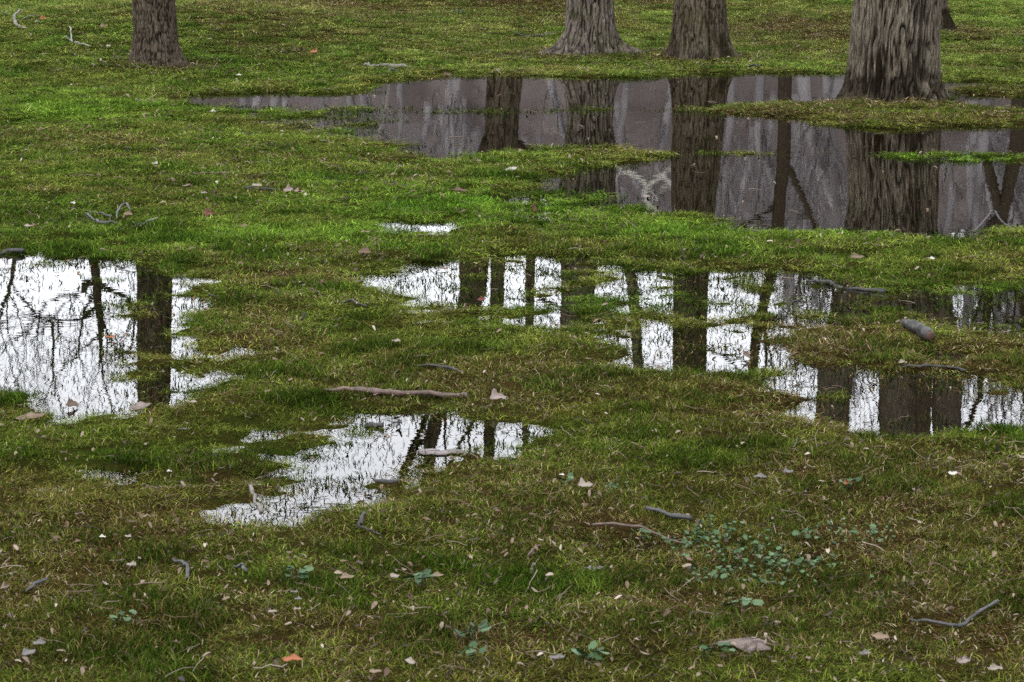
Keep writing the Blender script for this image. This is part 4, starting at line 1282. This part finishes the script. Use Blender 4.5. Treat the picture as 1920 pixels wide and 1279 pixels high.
# ------------------------------------------------------------------ sticks, one by one
def stick_material(name, c1, c2):
    k = NT(name)
    tc = k.n('ShaderNodeTexCoord')
    n1 = k.noise(40, 4, tc.outputs['Object']); n2 = k.noise(160, 3, tc.outputs['Object'])
    c = k.mix(k.ramp(n1.outputs[0], [(.35, (0, 0, 0)), (.65, (1, 1, 1))]), (*c1, 1), (*c2, 1))
    c = k.mix(.6, c, k.mix(n2.outputs[0], (.4, .4, .4, 1), (1.5, 1.5, 1.5, 1)), 'MULTIPLY')
    bm = k.n('ShaderNodeBump', Strength=.5, Distance=.002); k.l(n2.outputs[0], bm.inputs['Height'])
    return k.finish(k.bsdf(c, .6, .35, bm.outputs[0]))
STM = {
 'brown': stick_material('stick_brown', (0.033, 0.021, 0.015), (0.083, 0.052, 0.041)),
 'pale': stick_material('stick_pale', (0.0581, 0.0504, 0.0406), (0.1078, 0.0966, 0.0812)),
 'grey': stick_material('stick_grey', (0.0140, 0.0140, 0.0150), (0.0337, 0.0328, 0.0337)),
 'dark': stick_material('stick_dark', (0.006, 0.006, 0.006), (0.018, 0.015, 0.014)),
 'log': stick_material('log_bark', (.004, .0035, .003), (.036, .032, .030)),
 'cut': stick_material('log_end', (0.025, 0.012, 0.007), (0.044, 0.022, 0.012)),
 'white': stick_material('stick_white', (0.0990, 0.0942, 0.0858), (0.1584, 0.1518, 0.1422)),
}
# colour, list of strands [(px,py,diameter px,raise m)...], label
STICKS = [
 ('brown', [[(612, 737, 7, .010), (655, 738, 10, .010), (692, 741, 11, .014), (760, 745, 10, .010), (850, 745, 10, .010), (880, 744, 5, .006)], [(685, 740, 8, .02), (694, 734, 5, .035)]], 'long brown stick lying across the grass above the centre puddle'),
 ('dark', [[(1512, 530, 4, .002), (1540, 531, 8, .005), (1570, 537, 7, .003), (1610, 544, 6, .001), (1658, 549, 8, .005)]], 'long black branch half sunk in the shallow water at right'),
 ('pale', [[(469, 917, 7, .004), (476, 935, 8, .003), (488, 961, 9, .002)]], 'short grey stick standing out at the left end of the centre puddle'),
 ('dark', [[(699, 898, 6, .004), (722, 905, 9, .002), (746, 904, 8, .001)]], 'short reddish brown stick at the lower edge of the centre puddle'),
 ('grey', [[(1207, 963, 6, .018), (1245, 970, 8, .016), (1292, 982, 10, .012)]], 'thick grey twig beside the ivy patch in the foreground'),
 ('brown', [[(1108, 996, 4, .022), (1160, 995, 5, .022), (1208, 1002, 5, .020), (1262, 1023, 4, .016), (1300, 1024, 3, .012)]], 'thin bent twig below the thick grey one in the foreground'),
 ('grey', [[(1708, 1171, 4, .014), (1740, 1173, 5, .014), (1792, 1181, 6, .012), (1822, 1168, 7, .018), (1872, 1140, 6, .030)]], 'long curved grey twig at the lower right'),
 ('grey', [[(324, 1061, 5, .020), (340, 1066, 6, .020), (352, 1076, 7, .018), (353, 1091, 7, .014)]], 'dark crooked twig in the lower left grass'),
 ('grey', [[(48, 1117, 4, .014), (66, 1106, 6, .018), (91, 1096, 5, .020)]], 'small grey twig near the left edge in the foreground'),
 ('grey', [[(160, 405, 4, .030), (176, 417, 5, .022), (190, 422, 6, .018), (224, 424, 5, .014), (228, 434, 5, .010)], [(163, 405, 3, .030), (185, 406, 4, .026), (208, 410, 4, .016)], [(218, 413, 3, .012), (222, 402, 4, .04), (235, 393, 4, .05), (246, 400, 3, .030)]], 'forked dark branch on the left lawn'),
 ('pale', [[(244, 430, 5, .010), (270, 422, 7, .012), (293, 411, 5, .014)]], 'pale stick beside the forked dark branch on the left lawn'),
 ('pale', [[(678, 124, 4, .014), (705, 126, 7, .018), (740, 127, 8, .018), (770, 128, 5, .014)], [(700, 128, 4, .006), (690, 122, 3, .03)]], 'pale fallen branch on the bank behind the far pool'),
 ('dark', [[(726, 137, 5, .010), (735, 133, 5, .018), (748, 135, 4, .010)]], 'short dark stick below the pale fallen branch behind the far pool'),
 ('pale', [[(40, 22, 3, .02), (30, 27, 5, .03), (27, 36, 6, .03), (30, 46, 6, .02), (37, 52, 5, .012)]], 'curved pale bark strip on the far left lawn'),
 ('white', [[(132, 57, 2.5, .06), (133, 68, 3, .03), (135, 80, 3, .012)], [(121, 71, 2, .03), (134, 79, 2.5, .012)], [(140, 81, 3, .012), (155, 84, 3, .012), (168, 89, 3, .012)]], 'white branching twig on the far left lawn'),
 ('dark', [[(783, 691, 4, .012), (815, 692, 5, .016), (845, 697, 5, .014), (862, 702, 4, .010)]], 'thin dark twig on grass above the long brown stick'),
 ('dark', [[(1690, 692, 4, .012), (1735, 691, 5, .014), (1780, 693, 5, .014), (1812, 698, 5, .010)]], 'thin dark twig below the short cut log'),
 ('dark', [[(455, 357, 3, .014), (485, 357, 5, .016), (522, 359, 4, .012)]], 'dark stick under a pale leaf on the left lawn'),
 ('dark', [[(640, 573, 3, .014), (655, 570, 4, .022), (672, 574, 4, .016), (688, 577, 3, .010)]], 'dark twig on grass left of the middle puddle'),
 ('dark', [[(564, 608, 4, .004), (567, 597, 4, .04), (571, 587, 3, .07)], [(567, 596, 2.5, .045), (580, 594, 2, .05)]], 'dark twig standing upright in the yellowish grass between the puddles'),
 ('dark', [[(1490, 578, 3, .010), (1486, 568, 4, .030), (1496, 564, 4, .040), (1508, 567, 3, .030)]], 'curled dark twig sticking out of the shallow water at right'),
 ('dark', [[(668, 992, 5, .006), (676, 985, 7, .012), (683, 975, 6, .022)], [(672, 990, 5, .008), (690, 998, 4, .010), (713, 1010, 3, .012)]], 'dark bent twig at the lower tip of the centre puddle'),
 ('dark', [[(-6, 479, 7, .012), (18, 476, 9, .014), (44, 477, 8, .010)]], 'dark sodden stick at the upper shore of the left puddle'),
 ('dark', [[(683, 800, 8, .002), (700, 800, 11, .004), (718, 803, 8, .002)]], 'flat dark bark piece floating in the centre puddle'),
 ('dark', [[(742, 806, 3, .006), (748, 800, 5, .016), (752, 793, 3, .034)]], 'tiny dark twig poking out of the centre puddle'),
 ('brown', [[(360, 330, 2.5, .018), (395, 329, 3, .020), (432, 328, 2.5, .016)]], 'thin tan stalk on the left lawn below the oak'),
 ('pale', [[(255, 190, 3, .012), (280, 191, 3, .012), (300, 193, 2.5, .010)]], 'thin pale stalk at the left tip of the far pool'),
 ('dark', [[(1826, 436, 3, .004), (1850, 420, 3, .05), (1862, 410, 3, .07), (1875, 420, 3, .04), (1898, 432, 3, .006)]], 'thin dark twig arching out of the far pool at right'),
 ('dark', [[(960, 62, 2, .014), (990, 70, 2.5, .018), (1012, 69, 2.5, .018), (1036, 61, 2, .03)]], 'thin dark twig on the far lawn left of the shaggy trunk'),
 ('dark', [[(1402, 128, 3, .006), (1412, 122, 4, .05), (1424, 128, 4, .012)]], 'small dark snag at the far shore right of the folded trunk'),
 ('grey', [[(440, 1074, 5, .016), (452, 1071, 6, .020), (462, 1080, 6, .014)]], 'short grey twig stub in the lower left grass right of the crooked one'),
 ('dark', [[(853, 22, 3, .012), (860, 24, 4, .018), (872, 22, 3, .03)], [(855, 21, 2, .016), (850, 18, 2, .04)]], 'small dark twig on the far lawn left of the hidden root base'),
 ('dark', [[(405, 562, 4, .004), (400, 555, 4, .03), (392, 552, 3, .03)]], 'small dark twig at the right tip of the left puddle'),
 ('dark', [[(1283, 490, 3, .004), (1281, 476, 3, .05), (1278, 462, 2, .09)]], 'thin dark twig standing upright in the grass above the middle puddle'),
 ('brown', [[(990, 1052, 3, .02), (1000, 1044, 3.5, .024), (1012, 1036, 3, .026)]], 'short thin tan stalk on the mud in the foreground'),
 ('pale', [[(995, 1082, 3, .012), (997, 1068, 4, .03), (1000, 1056, 5, .045)]], 'pale upright stalk with thicker tip in the foreground'),
]
for si, (mk, strands, lab) in enumerate(STICKS):
    if not lab:
        continue
    base = cast(strands[0][0][0], strands[0][0][1])[:3]
    root = empty('stick' if len(strands) == 1 else 'branch', base)
    tag(root, lab, 'stick', 'fallen sticks')
    for ji, st in enumerate(strands):
        rows = []
        for px_, py_, dpx, up_ in st:
            if up_ >= .03:                       # rises clear of the grass: stands above the strand's foot
                f0 = cast(st[0][0], st[0][1]); yy = f0[1]
                dx, dy, dz = ray(px_, py_); t_ = yy / dy
                q = (t_ * dx, yy, max(CAM_H + t_ * dz, f0[2] + .004), t_)
                if si in (9, 13, 14, 11, 6, 27): q = cast(px_, py_); q = (q[0], q[1], q[2] + up_ * .6, q[3])
            else:
                q = cast(px_, py_); q = (q[0], q[1], q[2] + up_ * .75, q[3])
            rows.append((q[0], q[1], q[2], dpx / 2 * q[3] / FPX))
        p = smooth_path(rows, max(10, 5 * len(rows)))
        p[:, :3] += (np.stack([noise3(np.arange(len(p)) * .45, j, si, 5) for j in range(3)], -1) - .5) * p[:, 3].mean() * 1.8
        p[:, :3] -= np.array(base)
        tb = Tubes()
        tb.add(p[:, :3], np.maximum(p[:, 3], .0012), 9, si * 3 + ji, .38)
        obj('stem' if ji == 0 else 'side_twig', tb.build('stem', STM[mk]), root)
        if ji == 0 and len(strands) == 1 and len(rows) > 2:
            g_ = np.random.default_rng(900 + si)
            L_ = np.linalg.norm(p[-1, :3] - p[0, :3])
            for f_ in (g_.uniform(.25, .45), g_.uniform(.55, .85)):
                ii = int(f_ * (len(p) - 1)); d_ = p[min(ii + 1, len(p) - 1), :3] - p[ii, :3]; d_ /= np.linalg.norm(d_) + 1e-9
                sd_ = np.cross(d_, [0, 0, 1]) * g_.choice([-1, 1]) * .8 + d_ * g_.uniform(.5, 1.0) + np.array([0, 0, g_.uniform(0, .35)])
                sd_ /= np.linalg.norm(sd_); l_ = L_ * g_.uniform(.06, .18)
                q_ = np.array([p[ii, :3] + sd_ * l_ * u for u in (0, .35, .7, 1)]) + g_.normal(0, l_ * .05, (4, 3)) * np.array([[0], [1], [1], [1]])
                r_ = max(p[ii, 3] * .42, .0009)
                tb = Tubes(); tb.add(q_, np.linspace(r_, r_ * .5, 4), 6, si, .2)
                obj('side_twig', tb.build('side_twig', STM[mk]), root)

# the short cut log
a0, a1_ = cast(1697, 622), cast(1744, 645)
t_ = a0[3]; rr = 21 / 2 * t_ / FPX
root = empty('log', (a0[0], a0[1], a0[2]))
tag(root, 'short grey cut log with a brown end on the yellowish grass at right', 'log')
p = smooth_path([(a0[0], a0[1], a0[2] + rr + .012, rr * .80), ((a0[0] + a1_[0]) / 2, (a0[1] + a1_[1]) / 2 + .01, (a0[2] + a1_[2]) / 2 + rr + .016, rr), (a1_[0], a1_[1], a1_[2] + rr + .008, rr * .95)], 26)
p[:, 3] *= 1 + .16 * (noise3(np.arange(26) * .5, 1.3, 2.2, 8) - .5)
p[:, 0] += .006 * (noise3(np.arange(26) * .25, 4.3, 2.2, 9) - .5)
p[:, :3] -= np.array(a0[:3])
tb = Tubes(); tb.add(p[:, :3], p[:, 3], 22, 3, .30)
obj('bark', tb.build('bark', STM['log']), root)
for e, s0 in ((0, -1), (-1, 1)):
    d = (p[1, :3] - p[0, :3]) if e == 0 else (p[-1, :3] - p[-2, :3]); d /= np.linalg.norm(d)
    tb = Tubes(); c0 = p[e, :3]
    tb.add([c0 - d * s0 * .002, c0 + d * s0 * .003, c0 + d * s0 * .005], [p[e, 3] * .93, p[e, 3] * .9, p[e, 3] * .5], 16, 9, .08)
    obj('cut_end', tb.build('cut_end', STM['cut']), root)
